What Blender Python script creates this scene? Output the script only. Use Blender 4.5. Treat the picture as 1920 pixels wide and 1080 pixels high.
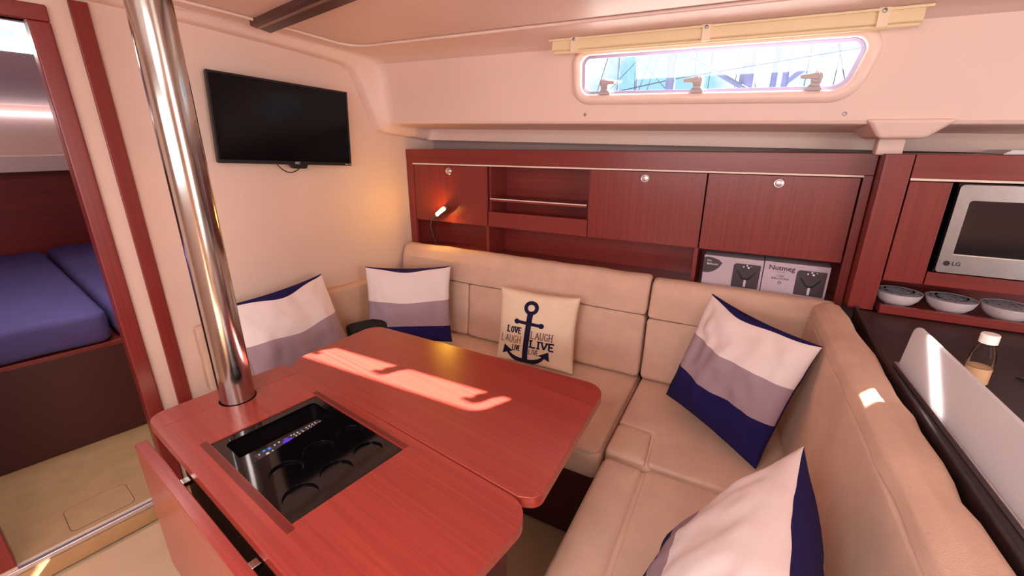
import bpy, bmesh, math, random
from mathutils import Vector, Matrix, noise
from mathutils.geometry import tessellate_polygon

scene = bpy.context.scene
for o in list(bpy.data.objects):
    bpy.data.objects.remove(o)
COL = scene.collection
R = math.radians

# ------------------------------------------------------------------ camera
cam_d = bpy.data.cameras.new('camera')
cam = bpy.data.objects.new('camera', cam_d)
COL.objects.link(cam)
cam_d.sensor_width = 36.0
cam_d.lens = 36.0 * 820.0 / 1920.0
cam_d.clip_start = 0.02
cam_d.clip_end = 500
cam.location = (0, 0, 1.45)
cam.rotation_euler = (R(90 - 18.352), 0, R(29.2))
scene.camera = cam

# ------------------------------------------------------------------ exposure
vs = scene.view_settings
vs.view_transform = 'Standard'
vs.look = 'None'
vs.gamma = 1
vs.use_curve_mapping = False
vs.exposure = 0.0
try:
    scene.cycles.caustics_reflective = False
except Exception:
    pass

# ------------------------------------------------------------------ sky
world = bpy.data.worlds.new('sky')
scene.world = world
world.use_nodes = True
nt = world.node_tree
nt.nodes.clear()
w_out = nt.nodes.new('ShaderNodeOutputWorld')
w_bg = nt.nodes.new('ShaderNodeBackground')
w_tc = nt.nodes.new('ShaderNodeTexCoord')
w_ns = nt.nodes.new('ShaderNodeTexNoise')
w_ns.inputs['Scale'].default_value = 5.0
w_ns.inputs['Detail'].default_value = 6
w_rp = nt.nodes.new('ShaderNodeValToRGB')
w_rp.color_ramp.elements[0].position = 0.47
w_rp.color_ramp.elements[0].color = (0.50, 0.93, 1.10, 1)
w_rp.color_ramp.elements[1].position = 0.57
w_rp.color_ramp.elements[1].color = (1.15, 1.2, 1.2, 1)
nt.links.new(w_tc.outputs['Generated'], w_ns.inputs['Vector'])
nt.links.new(w_ns.outputs['Fac'], w_rp.inputs['Fac'])
nt.links.new(w_rp.outputs['Color'], w_bg.inputs['Color'])
w_bg.inputs['Strength'].default_value = 1.0
nt.links.new(w_bg.outputs['Background'], w_out.inputs['Surface'])


# ------------------------------------------------------------------ sun, and area lamps added as daylight
def light(name, kind, loc, target, power, color, **kw):
    d = bpy.data.lights.new(name, kind)
    o = bpy.data.objects.new(name, d)
    COL.objects.link(o)
    o.location = loc
    o.rotation_euler = (Vector(target) - Vector(loc)).to_track_quat('-Z', 'Y').to_euler()
    d.energy = power
    d.color = color
    for k, v in kw.items():
        setattr(d, k, v)
    return o


SUN = Vector((-0.70, -0.81, -0.875))
light('sun', 'SUN', Vector((0, 0, 3)) - SUN * 10, (0, 0, 3), 60.0, (1.0, 0.93, 0.82), angle=R(0.6))
light('companionway_daylight', 'AREA', (2.08, -0.15, 1.25), (0.9, 0.2, 1.1), 30, (1.0, 0.95, 0.92),
      shape='RECTANGLE', size=0.75, size_y=1.1)
light('deck_hatch_fill', 'AREA', (-0.35, -0.45, 1.83), (-0.45, -0.2, 0.0), 17, (1.0, 0.95, 0.92),
      shape='RECTANGLE', size=0.55, size_y=0.55)  # added overhead fill lamp; the ceiling has no hatch opening here
light('port_window_fill', 'AREA', (-0.3, -1.52, 1.45), (-0.6, 1.0, 1.25), 20, (1.0, 0.95, 0.93),
      shape='RECTANGLE', size=2.2, size_y=0.42)  # added fill lamp in front of the unseen port side opening
light('cabin_hatch_daylight', 'AREA', (-2.52, 0.55, 1.80), (-2.9, 0.6, 0.5), 9, (1.0, 0.95, 0.93),
      shape='RECTANGLE', size=0.45, size_y=0.5)


# ------------------------------------------------------------------ materials
def lin(r, g, b):
    f = lambda c: (c / 255 / 12.92) if c / 255 <= 0.04045 else ((c / 255 + 0.055) / 1.055) ** 2.4
    return (f(r), f(g), f(b), 1)


def new_mat(name):
    m = bpy.data.materials.new(name)
    m.use_nodes = True
    return m, m.node_tree, m.node_tree.nodes['Principled BSDF']


def plain(name, rgb, rough=0.5, metal=0.0, spec=None, coat=0, var=0.05, vscale=6, bump=0.0, bscale=200, trans=0, emit=None, estr=0, ior=None, alpha=None):
    m, t, p = new_mat(name)
    c = lin(*rgb)
    tc = t.nodes.new('ShaderNodeTexCoord')
    ns = t.nodes.new('ShaderNodeTexNoise')
    ns.inputs['Scale'].default_value = vscale
    ns.inputs['Detail'].default_value = 4
    rp = t.nodes.new('ShaderNodeValToRGB')
    rp.color_ramp.elements[0].position = 0.3
    rp.color_ramp.elements[1].position = 0.7
    rp.color_ramp.elements[0].color = tuple(x * (1 - var) for x in c[:3]) + (1,)
    rp.color_ramp.elements[1].color = tuple(min(1, x * (1 + var)) for x in c[:3]) + (1,)
    t.links.new(tc.outputs['Object'], ns.inputs['Vector'])
    t.links.new(ns.outputs['Fac'], rp.inputs['Fac'])
    t.links.new(rp.outputs['Color'], p.inputs['Base Color'])
    p.inputs['Roughness'].default_value = rough
    p.inputs['Metallic'].default_value = metal
    if spec is not None:
        p.inputs['Specular IOR Level'].default_value = spec
    if coat:
        p.inputs['Coat Weight'].default_value = coat
        p.inputs['Coat Roughness'].default_value = 0.12
    if trans:
        p.inputs['Transmission Weight'].default_value = trans
    if ior:
        p.inputs['IOR'].default_value = ior
    if emit:
        p.inputs['Emission Color'].default_value = lin(*emit)
        p.inputs['Emission Strength'].default_value = estr
    if alpha is not None:
        p.inputs['Alpha'].default_value = alpha
    if bump:
        n2 = t.nodes.new('ShaderNodeTexNoise')
        n2.inputs['Scale'].default_value = bscale
        n2.inputs['Detail'].default_value = 3
        b = t.nodes.new('ShaderNodeBump')
        b.inputs['Strength'].default_value = bump
        b.inputs['Distance'].default_value = 0.002
        t.links.new(tc.outputs['Object'], n2.inputs['Vector'])
        t.links.new(n2.outputs['Fac'], b.inputs['Height'])
        t.links.new(b.outputs['Normal'], p.inputs['Normal'])
    return m


def wood(name, rgb_a, rgb_b, axis='x', rough=0.3, rotz=0.0, coat=0.06, fine=130):
    """grain lines run along the given axis"""
    m, t, p = new_mat(name)
    tc = t.nodes.new('ShaderNodeTexCoord')
    mp = t.nodes.new('ShaderNodeMapping')
    sc = {'x': (1.2, fine, fine), 'y': (fine, 1.2, fine), 'z': (fine, fine, 1.2)}[axis]
    rot = t.nodes.new('ShaderNodeMapping')
    rot.inputs['Rotation'].default_value = (0, 0, rotz)
    mp.inputs['Scale'].default_value = sc
    n1 = t.nodes.new('ShaderNodeTexNoise')
    n1.inputs['Scale'].default_value = 1.0
    n1.inputs['Detail'].default_value = 5
    n1.inputs['Roughness'].default_value = 0.6
    n2 = t.nodes.new('ShaderNodeTexNoise')
    n2.inputs['Scale'].default_value = 2.5
    n2.inputs['Detail'].default_value = 2
    mixf = t.nodes.new('ShaderNodeMath')
    mixf.operation = 'MULTIPLY_ADD'
    mixf.inputs[1].default_value = 0.18
    rp = t.nodes.new('ShaderNodeValToRGB')
    rp.color_ramp.elements[0].position = 0.42
    rp.color_ramp.elements[0].color = lin(*rgb_a)
    rp.color_ramp.elements[1].position = 0.85
    rp.color_ramp.elements[1].color = lin(*rgb_b)
    t.links.new(tc.outputs['Object'], rot.inputs['Vector'])
    t.links.new(rot.outputs['Vector'], mp.inputs['Vector'])
    t.links.new(mp.outputs['Vector'], n1.inputs['Vector'])
    t.links.new(tc.outputs['Object'], n2.inputs['Vector'])
    t.links.new(n2.outputs['Fac'], mixf.inputs[0])
    t.links.new(n1.outputs['Fac'], mixf.inputs[2])
    t.links.new(mixf.outputs[0], rp.inputs['Fac'])
    t.links.new(rp.outputs['Color'], p.inputs['Base Color'])
    p.inputs['Roughness'].default_value = rough
    p.inputs['Coat Weight'].default_value = coat
    p.inputs['Coat Roughness'].default_value = 0.24
    b = t.nodes.new('ShaderNodeBump')
    b.inputs['Strength'].default_value = 0.08
    b.inputs['Distance'].default_value = 0.001
    t.links.new(n1.outputs['Fac'], b.inputs['Height'])
    t.links.new(b.outputs['Normal'], p.inputs['Normal'])
    return m


M = {}
RA, RB = (120, 40, 38), (142, 51, 46)
M['wood_x'] = wood('mahogany_grain_x', RA, RB, 'x')
M['wood_y'] = wood('mahogany_grain_y', RA, RB, 'y')
M['wood_z'] = wood('mahogany_grain_z', RA, RB, 'z')
TA, TB = (144, 50, 44), (172, 66, 55)
M['table'] = wood('table_veneer', TA, TB, 'x', rough=0.30, rotz=R(8), fine=130, coat=0.45)
M['table_edge'] = wood('table_edge_veneer', (150, 62, 48), (190, 90, 70), 'x', rough=0.25, rotz=R(8))
M['inlay'] = wood('dark_inlay_veneer', (96, 30, 28), (122, 42, 36), 'x', rough=0.3, rotz=R(8))
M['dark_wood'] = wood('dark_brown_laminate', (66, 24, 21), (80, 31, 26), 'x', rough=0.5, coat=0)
M['liner'] = plain('moulded_liner', (234, 206, 196), 0.42, var=0.015, vscale=3, spec=0.4)
M['vinyl'] = plain('bulkhead_vinyl', (228, 200, 187), 0.62, var=0.02, vscale=4, bump=0.25, bscale=420)
M['rim'] = plain('window_rim_cream', (240, 212, 202), 0.35, var=0.01)
M['fabric'] = plain('beige_microsuede', (222, 186, 166), 0.95, spec=0.02, var=0.06, vscale=11, bump=0.6, bscale=520)
M['white_cloth'] = plain('white_cotton', (244, 226, 226), 0.9, spec=0.15, var=0.015, bump=0.3, bscale=900)
M['grey_cloth'] = plain('lilac_grey_cotton', (172, 146, 158), 0.9, spec=0.15, var=0.03, bump=0.3, bscale=900)
M['navy_cloth'] = plain('navy_cotton', (34, 26, 84), 0.88, spec=0.2, var=0.08, bump=0.3, bscale=900)
M['canvas'] = plain('natural_canvas', (240, 214, 188), 0.92, spec=0.15, var=0.03, vscale=14, bump=0.5, bscale=600)
M['ink'] = plain('navy_print', (34, 28, 58), 0.85, spec=0.15, var=0.05)
M['ink_brown'] = plain('faded_brown_print', (112, 84, 84), 0.85, spec=0.15, var=0.08, vscale=60)
M['sheet'] = plain('purple_navy_sheet', (88, 76, 128), 0.85, spec=0.25, var=0.06, bump=0.2, bscale=300)
M['steel'] = plain('polished_stainless', (184, 178, 174), 0.15, metal=1.0, var=0.03, vscale=30)
M['steel_brushed'] = plain('brushed_stainless', (150, 144, 144), 0.36, metal=1.0, var=0.04, vscale=40)
M['alu'] = plain('anodised_aluminium', (224, 212, 214), 0.3, metal=0.9, var=0.02)
M['black_gloss'] = plain('black_acrylic', (8, 6, 9), 0.06, var=0.1, spec=0.6)
M['remote'] = plain('charcoal_remote_plastic', (44, 40, 46), 0.4, var=0.05)
M['black_plastic'] = plain('black_plastic', (16, 14, 20), 0.4, var=0.1)
M['screen'] = plain('television_screen', (7, 6, 11), 0.16, var=0.1, spec=0.2)
M['black_fabric'] = plain('black_nylon', (24, 20, 22), 0.75, var=0.15, bump=0.4, bscale=400)
M['counter'] = plain('speckled_dark_worktop', (58, 44, 44), 0.42, var=0.4, vscale=260)
M['counter_edge'] = plain('dark_brown_worktop_edge', (40, 26, 26), 0.35, var=0.1)
M['glass'] = plain('clear_glass', (250, 250, 250), 0.02, var=0, trans=1.0, ior=1.45)
M['china'] = plain('white_porcelain', (226, 212, 216), 0.28, var=0.02)
M['cream_plastic'] = plain('cream_plastic', (236, 214, 176), 0.45, var=0.02)
M['clear_clip'] = plain('ivory_clip', (240, 220, 190), 0.35, var=0.02)
M['white'] = plain('white_plastic', (236, 230, 230), 0.4, var=0.01)
M['white_strip'] = plain('pale_aluminium_strip', (240, 222, 208), 0.35, var=0.01)
M['tan_floor'] = plain('tan_cabin_sole', (186, 146, 104), 0.55, var=0.08, vscale=12)
M['cream_floor'] = plain('cream_saloon_sole', (206, 170, 138), 0.5, var=0.05, vscale=10)
M['cream_caulk'] = plain('cream_caulk', (226, 200, 164), 0.6, var=0.03)
M['brown_shaded'] = plain('brown_shaded_sole', (128, 86, 72), 0.7, var=0.08, vscale=15)
M['latch'] = plain('grey_latch_plastic', (188, 174, 178), 0.4, var=0.04)
M['gasket'] = plain('lavender_grey_window_frame', (170, 158, 190), 0.3, metal=0.5, var=0.03)
M['rail_dark'] = plain('dark_handrail', (74, 38, 38), 0.4, var=0.08)
M['rail_line'] = plain('handrail_inlay', (142, 108, 100), 0.35, var=0.04)
M['hull_grey'] = plain('grey_hull_lining', (176, 150, 146), 0.8, var=0.05)
M['card'] = plain('lavender_card', (196, 176, 188), 0.6, var=0.02)
M['card_dark'] = plain('printed_dark_card', (74, 62, 70), 0.35, var=0.15, vscale=20)
M['card_light'] = plain('printed_pale_mark', (216, 206, 212), 0.5, var=0.02)
M['card_text'] = plain('printed_text', (64, 40, 52), 0.6, var=0.02)
M['cap'] = plain('white_bottle_cap', (250, 246, 240), 0.35, var=0.01)
M['label'] = plain('peach_bottle_label', (214, 170, 130), 0.6, var=0.03)
M['mast'] = plain('white_mast', (150, 144, 182), 0.4, var=0.02)
M['wire'] = plain('rigging_wire', (80, 80, 108), 0.4, var=0.02)
M['water'] = plain('harbour_water', (70, 104, 120), 0.15, var=0.1)
M['purple'] = plain('purple_button', (84, 50, 214), 0.5, var=0.02, emit=(84, 50, 214), estr=0.25)
M['btn_white'] = plain('pale_button', (226, 220, 224), 0.5, var=0.02)
M['btn_blue'] = plain('blue_button', (70, 130, 236), 0.5, var=0.02)
M['btn_green'] = plain('green_button', (120, 190, 90), 0.5, var=0.02)
M['btn_yellow'] = plain('yellow_button', (220, 210, 110), 0.5, var=0.02)
M['btn_red'] = plain('red_button', (220, 90, 110), 0.5, var=0.02)
M['led_red'] = plain('red_standby_light', (255, 60, 60), 0.5, emit=(255, 50, 50), estr=6)
M['led_warm'] = plain('warm_reading_light', (255, 214, 120), 0.5, emit=(255, 190, 62), estr=260)
M['led_white'] = plain('white_strip_light', (255, 244, 246), 0.5, emit=(255, 240, 250), estr=2.4)
M['print_white'] = plain('white_print', (235, 232, 235), 0.5, var=0.01)
M['oven_glass'] = plain('dark_oven_glass', (26, 22, 32), 0.12, var=0.1)


# china with a ring of small dark blue marks for the inside of the bowls
def pattern_mat():
    m, t, p = new_mat('blue_patterned_glaze')
    tc = t.nodes.new('ShaderNodeTexCoord')
    vo = t.nodes.new('ShaderNodeTexVoronoi')
    vo.inputs['Scale'].default_value = 75
    rp = t.nodes.new('ShaderNodeValToRGB')
    rp.color_ramp.elements[0].position = 0.2
    rp.color_ramp.elements[0].color = lin(44, 40, 74)
    rp.color_ramp.elements[1].position = 0.32
    rp.color_ramp.elements[1].color = lin(206, 202, 218)
    t.links.new(tc.outputs['Object'], vo.inputs['Vector'])
    t.links.new(vo.outputs['Distance'], rp.inputs['Fac'])
    t.links.new(rp.outputs['Color'], p.inputs['Base Color'])
    p.inputs['Roughness'].default_value = 0.2
    return m


M['bowl_in'] = pattern_mat()


# frosted acrylic: scatters light through to the other side
def acrylic_mat():
    m = bpy.data.materials.new('frosted_acrylic')
    m.use_nodes = True
    t = m.node_tree
    t.nodes.clear()
    out = t.nodes.new('ShaderNodeOutputMaterial')
    df = t.nodes.new('ShaderNodeBsdfDiffuse')
    tl = t.nodes.new('ShaderNodeBsdfTranslucent')
    gl = t.nodes.new('ShaderNodeBsdfGlossy')
    df.inputs['Color'].default_value = (0.86, 0.82, 0.85, 1)
    tl.inputs['Color'].default_value = (0.88, 0.84, 0.86, 1)
    gl.inputs['Roughness'].default_value = 0.2
    m1 = t.nodes.new('ShaderNodeMixShader')
    m1.inputs[0].default_value = 0.5
    m2 = t.nodes.new('ShaderNodeMixShader')
    m2.inputs[0].default_value = 0.06
    t.links.new(df.outputs[0], m1.inputs[1])
    t.links.new(tl.outputs[0], m1.inputs[2])
    t.links.new(m1.outputs[0], m2.inputs[1])
    t.links.new(gl.outputs[0], m2.inputs[2])
    t.links.new(m2.outputs[0], out.inputs['Surface'])
    return m


M['acrylic'] = acrylic_mat()


# thin clear glass or plastic: straight transmission with a surface sheen
def thin_glass_mat(name, tint, gloss):
    m = bpy.data.materials.new(name)
    m.use_nodes = True
    t = m.node_tree
    t.nodes.clear()
    out = t.nodes.new('ShaderNodeOutputMaterial')
    tr = t.nodes.new('ShaderNodeBsdfTransparent')
    tr.inputs['Color'].default_value = tint
    gl = t.nodes.new('ShaderNodeBsdfGlossy')
    gl.inputs['Roughness'].default_value = 0.03
    lw_ = t.nodes.new('ShaderNodeLayerWeight')
    lw_.inputs['Blend'].default_value = gloss
    mx = t.nodes.new('ShaderNodeMixShader')
    t.links.new(lw_.outputs['Fresnel'], mx.inputs[0])
    t.links.new(tr.outputs[0], mx.inputs[1])
    t.links.new(gl.outputs[0], mx.inputs[2])
    t.links.new(mx.outputs[0], out.inputs['Surface'])
    return m


M['glass'] = thin_glass_mat('thin_clear_glass', (0.93, 0.95, 0.96, 1), 0.15)


# ------------------------------------------------------------------ mesh helpers
def link(name, me, mat, parent=None):
    o = bpy.data.objects.new(name, me)
    COL.objects.link(o)
    mats = mat if isinstance(mat, (list, tuple)) else [mat]
    if not me.materials:
        for k in mats:
            me.materials.append(M[k] if isinstance(k, str) else k)
    # origin at the middle of the base
    if len(me.vertices):
        xs = [v.co.x for v in me.vertices]
        ys = [v.co.y for v in me.vertices]
        zs = [v.co.z for v in me.vertices]
        c = Vector(((min(xs) + max(xs)) / 2, (min(ys) + max(ys)) / 2, min(zs)))
        me.transform(Matrix.Translation(-c))
        o.location = c
    if parent is not None:
        o.parent = parent
        root = Matrix.Identity(4)
        q = parent
        chain = []
        while q is not None:
            chain.append(q)
            q = q.parent
        wm = Matrix.Identity(4)
        for q in reversed(chain):
            wm = wm @ q.matrix_parent_inverse @ q.matrix_basis
        o.matrix_parent_inverse = wm.inverted()
    return o


def finish(me, smooth=40):
    bm = bmesh.new()
    bm.from_mesh(me)
    bmesh.ops.recalc_face_normals(bm, faces=bm.faces)
    bm.to_mesh(me)
    bm.free()
    if smooth:
        for p in me.polygons:
            p.use_smooth = True
        me.set_sharp_from_angle(angle=R(smooth))


def mesh(name, verts, faces, mat, parent=None, T=None, smooth=40, bevel=0, seg=2, midx=None, recalc=True):
    me = bpy.data.meshes.new(name)
    if T is not None:
        verts = [T @ Vector(v) for v in verts]
    me.from_pydata([tuple(v) for v in verts], [], faces)
    if midx:
        for p, i in zip(me.polygons, midx):
            p.material_index = i
    if recalc and not midx:
        finish(me, smooth)
    elif smooth:
        for p in me.polygons:
            p.use_smooth = True
        me.set_sharp_from_angle(angle=R(smooth))
    o = link(name, me, mat, parent)
    if bevel:
        b = o.modifiers.new('bevel', 'BEVEL')
        b.width = bevel
        b.segments = seg
        b.limit_method = 'ANGLE'
        b.angle_limit = R(35)
        b.harden_normals = True
    return o


def box(name, x0, x1, y0, y1, z0, z1, mat, parent=None, T=None, bevel=0.0, seg=2):
    v = [(x, y, z) for x in (x0, x1) for y in (y0, y1) for z in (z0, z1)]
    f = [(0, 1, 3, 2), (4, 6, 7, 5), (0, 4, 5, 1), (2, 3, 7, 6), (0, 2, 6, 4), (1, 5, 7, 3)]
    return mesh(name, v, f, mat, parent, T, bevel=bevel, seg=seg)


def rpoly(pts, r, n=6):
    """round the corners of a polygon; r is a number or one radius per corner"""
    out = []
    N = len(pts)
    for i, p in enumerate(pts):
        rr = r[i] if isinstance(r, (list, tuple)) else r
        p = Vector(p)
        a = (Vector(pts[i - 1]) - p)
        b = (Vector(pts[(i + 1) % N]) - p)
        if rr <= 0:
            out.append(tuple(p))
            continue
        la, lb = a.length, b.length
        a.normalize()
        b.normalize()
        ang = a.angle(b)
        d = min(rr / math.tan(ang / 2), la * 0.49, lb * 0.49)
        q = d * math.tan(ang / 2)
        bis = (a + b).normalized()
        c = p + bis * (q / math.sin(ang / 2))
        s, e = p + a * d - c, p + b * d - c
        for k in range(n + 1):
            t = k / n
            v = s.lerp(e, t)
            v = v.normalized() * q
            out.append(tuple(c + v))
    return out


def circle(cx, cy, r, n=24):
    return [(cx + r * math.cos(2 * math.pi * k / n), cy + r * math.sin(2 * math.pi * k / n)) for k in range(n)]


def prism(name, poly, z0, z1, mat, parent=None, T=None, holes=(), bevel=0.0, seg=2, smooth=40):
    loops = [list(poly)] + [list(h) for h in holes]
    flat = [p for l in loops for p in l]
    n = len(flat)
    v = [(p[0], p[1], z0) for p in flat] + [(p[0], p[1], z1) for p in flat]
    f = []
    if holes:
        tris = tessellate_polygon([[Vector((p[0], p[1], 0)) for p in l] for l in loops])
        f += [tuple(t) for t in tris] + [tuple(i + n for i in t) for t in tris]
    else:
        f += [tuple(range(n))[::-1], tuple(range(n, 2 * n))]
    k = 0
    for l in loops:
        m = len(l)
        for i in range(m):
            a, b = k + i, k + (i + 1) % m
            f.append((a, b, b + n, a + n))
        k += m
    return mesh(name, v, f, mat, parent, T, smooth=smooth, bevel=bevel, seg=seg)


def tube(name, pts, r, mat, parent=None, n=12, T=None, caps=True):
    pts = [Vector(p) for p in pts]
    rs = r if isinstance(r, (list, tuple)) else [r] * len(pts)
    v, f = [], []
    up = Vector((0, 0, 1))
    prev = None
    for i, p in enumerate(pts):
        d = (pts[min(i + 1, len(pts) - 1)] - pts[max(i - 1, 0)]).normalized()
        a = d.cross(up) if prev is None else prev - d * prev.dot(d)
        if a.length < 1e-4:
            a = d.cross(Vector((1, 0, 0)))
        a.normalize()
        prev = a
        b = d.cross(a)
        for k in range(n):
            t = 2 * math.pi * k / n
            v.append(p + (a * math.cos(t) + b * math.sin(t)) * rs[i])
    for i in range(len(pts) - 1):
        for k in range(n):
            f.append((i * n + k, i * n + (k + 1) % n, (i + 1) * n + (k + 1) % n, (i + 1) * n + k))
    if caps:
        f.append(tuple(range(n))[::-1])
        f.append(tuple((len(pts) - 1) * n + k for k in range(n)))
    return mesh(name, v, f, mat, parent, T)


def lathe(name, prof, loc, mat, parent=None, n=32, T=None):
    v, f = [], []
    for r, z in prof:
        for k in range(n):
            t = 2 * math.pi * k / n
            v.append((loc[0] + r * math.cos(t), loc[1] + r * math.sin(t), loc[2] + z))
    for i in range(len(prof) - 1):
        for k in range(n):
            f.append((i * n + k, i * n + (k + 1) % n, (i + 1) * n + (k + 1) % n, (i + 1) * n + k))
    f.append(tuple(range(n))[::-1])
    f.append(tuple((len(prof) - 1) * n + k for k in range(n)))
    return mesh(name, v, f, mat, parent, T)


def text(name, s, size, T, mat, parent, align='CENTER', depth=0.0006, bold=0.0, spacing=1.0):
    c = bpy.data.curves.new(name, 'FONT')
    c.body = s
    c.size = size
    c.align_x = align
    c.align_y = 'CENTER'
    c.extrude = depth
    c.offset = bold
    c.space_character = spacing
    c.resolution_u = 3
    o = bpy.data.objects.new(name, c)
    COL.objects.link(o)
    bpy.context.view_layer.update()
    me = bpy.data.meshes.new_from_object(o.evaluated_get(bpy.context.evaluated_depsgraph_get()))
    bpy.data.objects.remove(o)
    bpy.data.curves.remove(c)
    me.name = name
    me.materials.clear()
    me.transform(T)
    return link(name, me, mat, parent)


def empty(name, loc, label, cat, group=None):
    o = bpy.data.objects.new(name, None)
    COL.objects.link(o)
    o.location = loc
    o.empty_display_size = 0.05
    o['label'] = label
    o['category'] = cat
    if group:
        o['group'] = group
    return o


def tag(o, label, cat, group=None):
    o['label'] = label
    o['category'] = cat
    if group:
        o['group'] = group
    return o


def struct(o):
    o['kind'] = 'structure'
    return o


def frame(origin, ex, ey, ez):
    m = Matrix.Identity(4)
    for i, e in enumerate((ex, ey, ez)):
        e = Vector(e)
        for k in range(3):
            m[k][i] = e[k]
    for k in range(3):
        m[k][3] = origin[k]
    return m


S8, C8 = math.sin(R(8)), math.cos(R(8))
# forward bulkhead frame: local x runs along the bulkhead towards the hull (s = distance, 0 where world y = 0),
# local y points into the saloon, local z up
XB0 = -1.75 - 1.92 * S8 / C8
BF = frame((XB0, 0, 0), (S8, C8, 0), (C8, -S8, 0), (0, 0, 1))


def xb(y):
    return XB0 + y * S8 / C8


def sb(y):           # bulkhead distance for a world y
    return y / C8


# ================================================================== SETTING
# ---- floors
fl = struct(box('floor', -2.2, 2.2, -1.6, 2.15, -0.06, -0.012, 'cream_caulk'))
pw = 0.58
i = 0
for (s0, s1, d0, d1, mt) in [(-1.4, 0.206, 0.035, 0.62, 'cream_floor'), (0.212, 0.90, 0.035, 0.62, 'cream_floor'),
                             (-1.4, 0.206, 0.626, 1.40, 'cream_floor'), (0.212, 0.90, 0.626, 1.40, 'brown_shaded'),
                             (-1.4, 0.90, 1.406, 2.6, 'brown_shaded')]:  # browner panel colour carries the shade under the table
    p = prism('floor_panel', rpoly([(s0, d0), (s1, d0), (s1, d1), (s0, d1)], 0.004, 2), -0.012, 0.0, mt, fl, BF)
for s, d in [(0.18, 0.06), (0.24, 0.06), (0.10, 0.06), (-0.06, 0.06)]:
    lathe('floor_screw', [(0.0, 0), (0.005, 0), (0.005, 0.0012), (0.0, 0.0012)], tuple(BF @ Vector((s, d, -0.0002))), 'steel_brushed', fl, 10)
struct(box('floor_cabin', -1.6, 2.2, -2.6, 0.0, 0.0, 0.075, 'tan_floor', None, BF))
# inspection plate cut in the cabin sole
hp0 = rpoly([(0.293, -0.226), (0.482, -0.226), (0.482, -0.063), (0.293, -0.063)], 0.022)
hatch = struct(prism('floor_hatch', hp0, 0.0748, 0.0756, 'tan_floor', None, BF))
prism('hatch_seam', [(p[0] + (p[0] - 0.3875) * 0.02, p[1] + (p[1] + 0.1445) * 0.023) for p in hp0], 0.0748, 0.0753, 'dark_wood', hatch, BF)

# ---- forward bulkhead with doorway
DY0, DY1, DZT, DZB = 0.15, 0.585, 1.79, 0.075
doorway = rpoly([(sb(DY0), DZB + 0.001), (sb(DY1), DZB + 0.001), (sb(DY1), DZT), (sb(DY0), DZT)], [0, 0, 0.01, 0.01], 3)
BV = BF @ frame((0, 0, 0), (1, 0, 0), (0, 0, 1), (0, -1, 0))       # local x along bulkhead, y up, z towards the bow
wall = prism('wall_forward', [(-1.5, 0.0), (2.25, 0.0), (2.25, 2.0), (-1.5, 2.0)], 0.0, 0.035, 'vinyl', None, BV, holes=[doorway])
struct(wall)


def trim(name, s0, s1, z0, z1, d0, d1, mat='wood_z', bevel=0.004):
    return struct(box(name, s0, s1, d0, d1, z0, z1, mat, None, BF, bevel))


t1 = struct(box('trim_1', sb(0.577), sb(0.627), -0.045, 0.014, 0.075, 1.79, 'wood_z', None, BF, 0.005))
t1b = struct(box('trim_2', sb(0.10), sb(0.627), -0.045, 0.014, 1.79, 1.835, 'wood_y', None, BF, 0.005))
t1c = struct(box('trim_3', sb(0.10), sb(0.152), -0.045, 0.014, 0.10, 1.79, 'wood_z', None, BF, 0.005))
struct(box('trim_4', sb(0.678), sb(0.724), -0.002, 0.010, 0.0, 1.862, 'wood_z', None, BF, 0.003))
struct(box('trim_5', sb(0.02), sb(0.60), -0.012, 0.006, 0.062, 0.081, 'alu', None, BF, 0.002))
struct(box('baseboard_forward', -1.4, sb(0.80), 0.0, 0.012, 0.0, 0.062, 'tan_floor', None, BF, 0.001))

# ---- moulded liner: ceiling, window side, side deck underside
SL = -0.02        # the liner falls slightly going aft


def zc(x, z):
    return z + SL * x


CEIL = [(-1.6, 1.90), (-0.8, 1.90), (-0.2, 1.893), (0.3, 1.876), (0.7, 1.858), (1.0, 1.846), (1.3, 1.828), (1.5, 1.812), (1.62, 1.800), (1.69, 1.790)]
FT, FB = (1.728, 1.775), (1.76, 1.52)       # top and bottom of the window side
SOFF = [(1.766, 1.510), (1.785, 1.506), (1.9, 1.498), (2.045, 1.490), (2.05, 1.478), (2.05, 1.432), (2.14, 1.430)]
# flange against the bulkhead, point for point with the main profile
main_p = CEIL + [FT, FB] + SOFF
fl_p = [(-1.6, 1.86), (-0.8, 1.86), (-0.2, 1.858), (0.3, 1.845), (0.7, 1.832), (1.0, 1.815), (1.3, 1.79), (1.48, 1.772), (1.575, 1.758), (1.612, 1.735),
        (1.640, 1.69), (1.712, 1.505), (1.728, 1.480), (1.755, 1.466), (1.86, 1.452), (2.0, 1.437), (2.03, 1.434), (2.045, 1.43), (2.14, 1.428)]


def dense(pr):
    out = []
    for a, b in zip(pr[:-1], pr[1:]):
        for k in range(4):
            t = k / 4
            out.append((a[0] + (b[0] - a[0]) * t, a[1] + (b[1] - a[1]) * t))
    out.append(pr[-1])
    return out


MP, FP = dense(main_p), dense(fl_p)
OFFS = [(0.0, 0.0), (0.048, 0.0), (0.055, 0.05), (0.063, 0.22), (0.072, 0.52), (0.081, 0.80), (0.090, 0.95), (0.12, 1.0)]
vv, ff = [], []
for off, t in OFFS:
    for a, b in zip(FP, MP):
        y = a[0] + (b[0] - a[0]) * t
        z = a[1] + (b[1] - a[1]) * t
        x = xb(min(y, 2.0)) + off
        vv.append((x, y, zc(x, z)))
n = len(MP)
for i in range(len(OFFS) - 1):
    for k in range(n - 1):
        ff.append((i * n + k, i * n + k + 1, (i + 1) * n + k + 1, (i + 1) * n + k))
struct(mesh('trim_6', vv, ff, 'liner', smooth=60))


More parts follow.
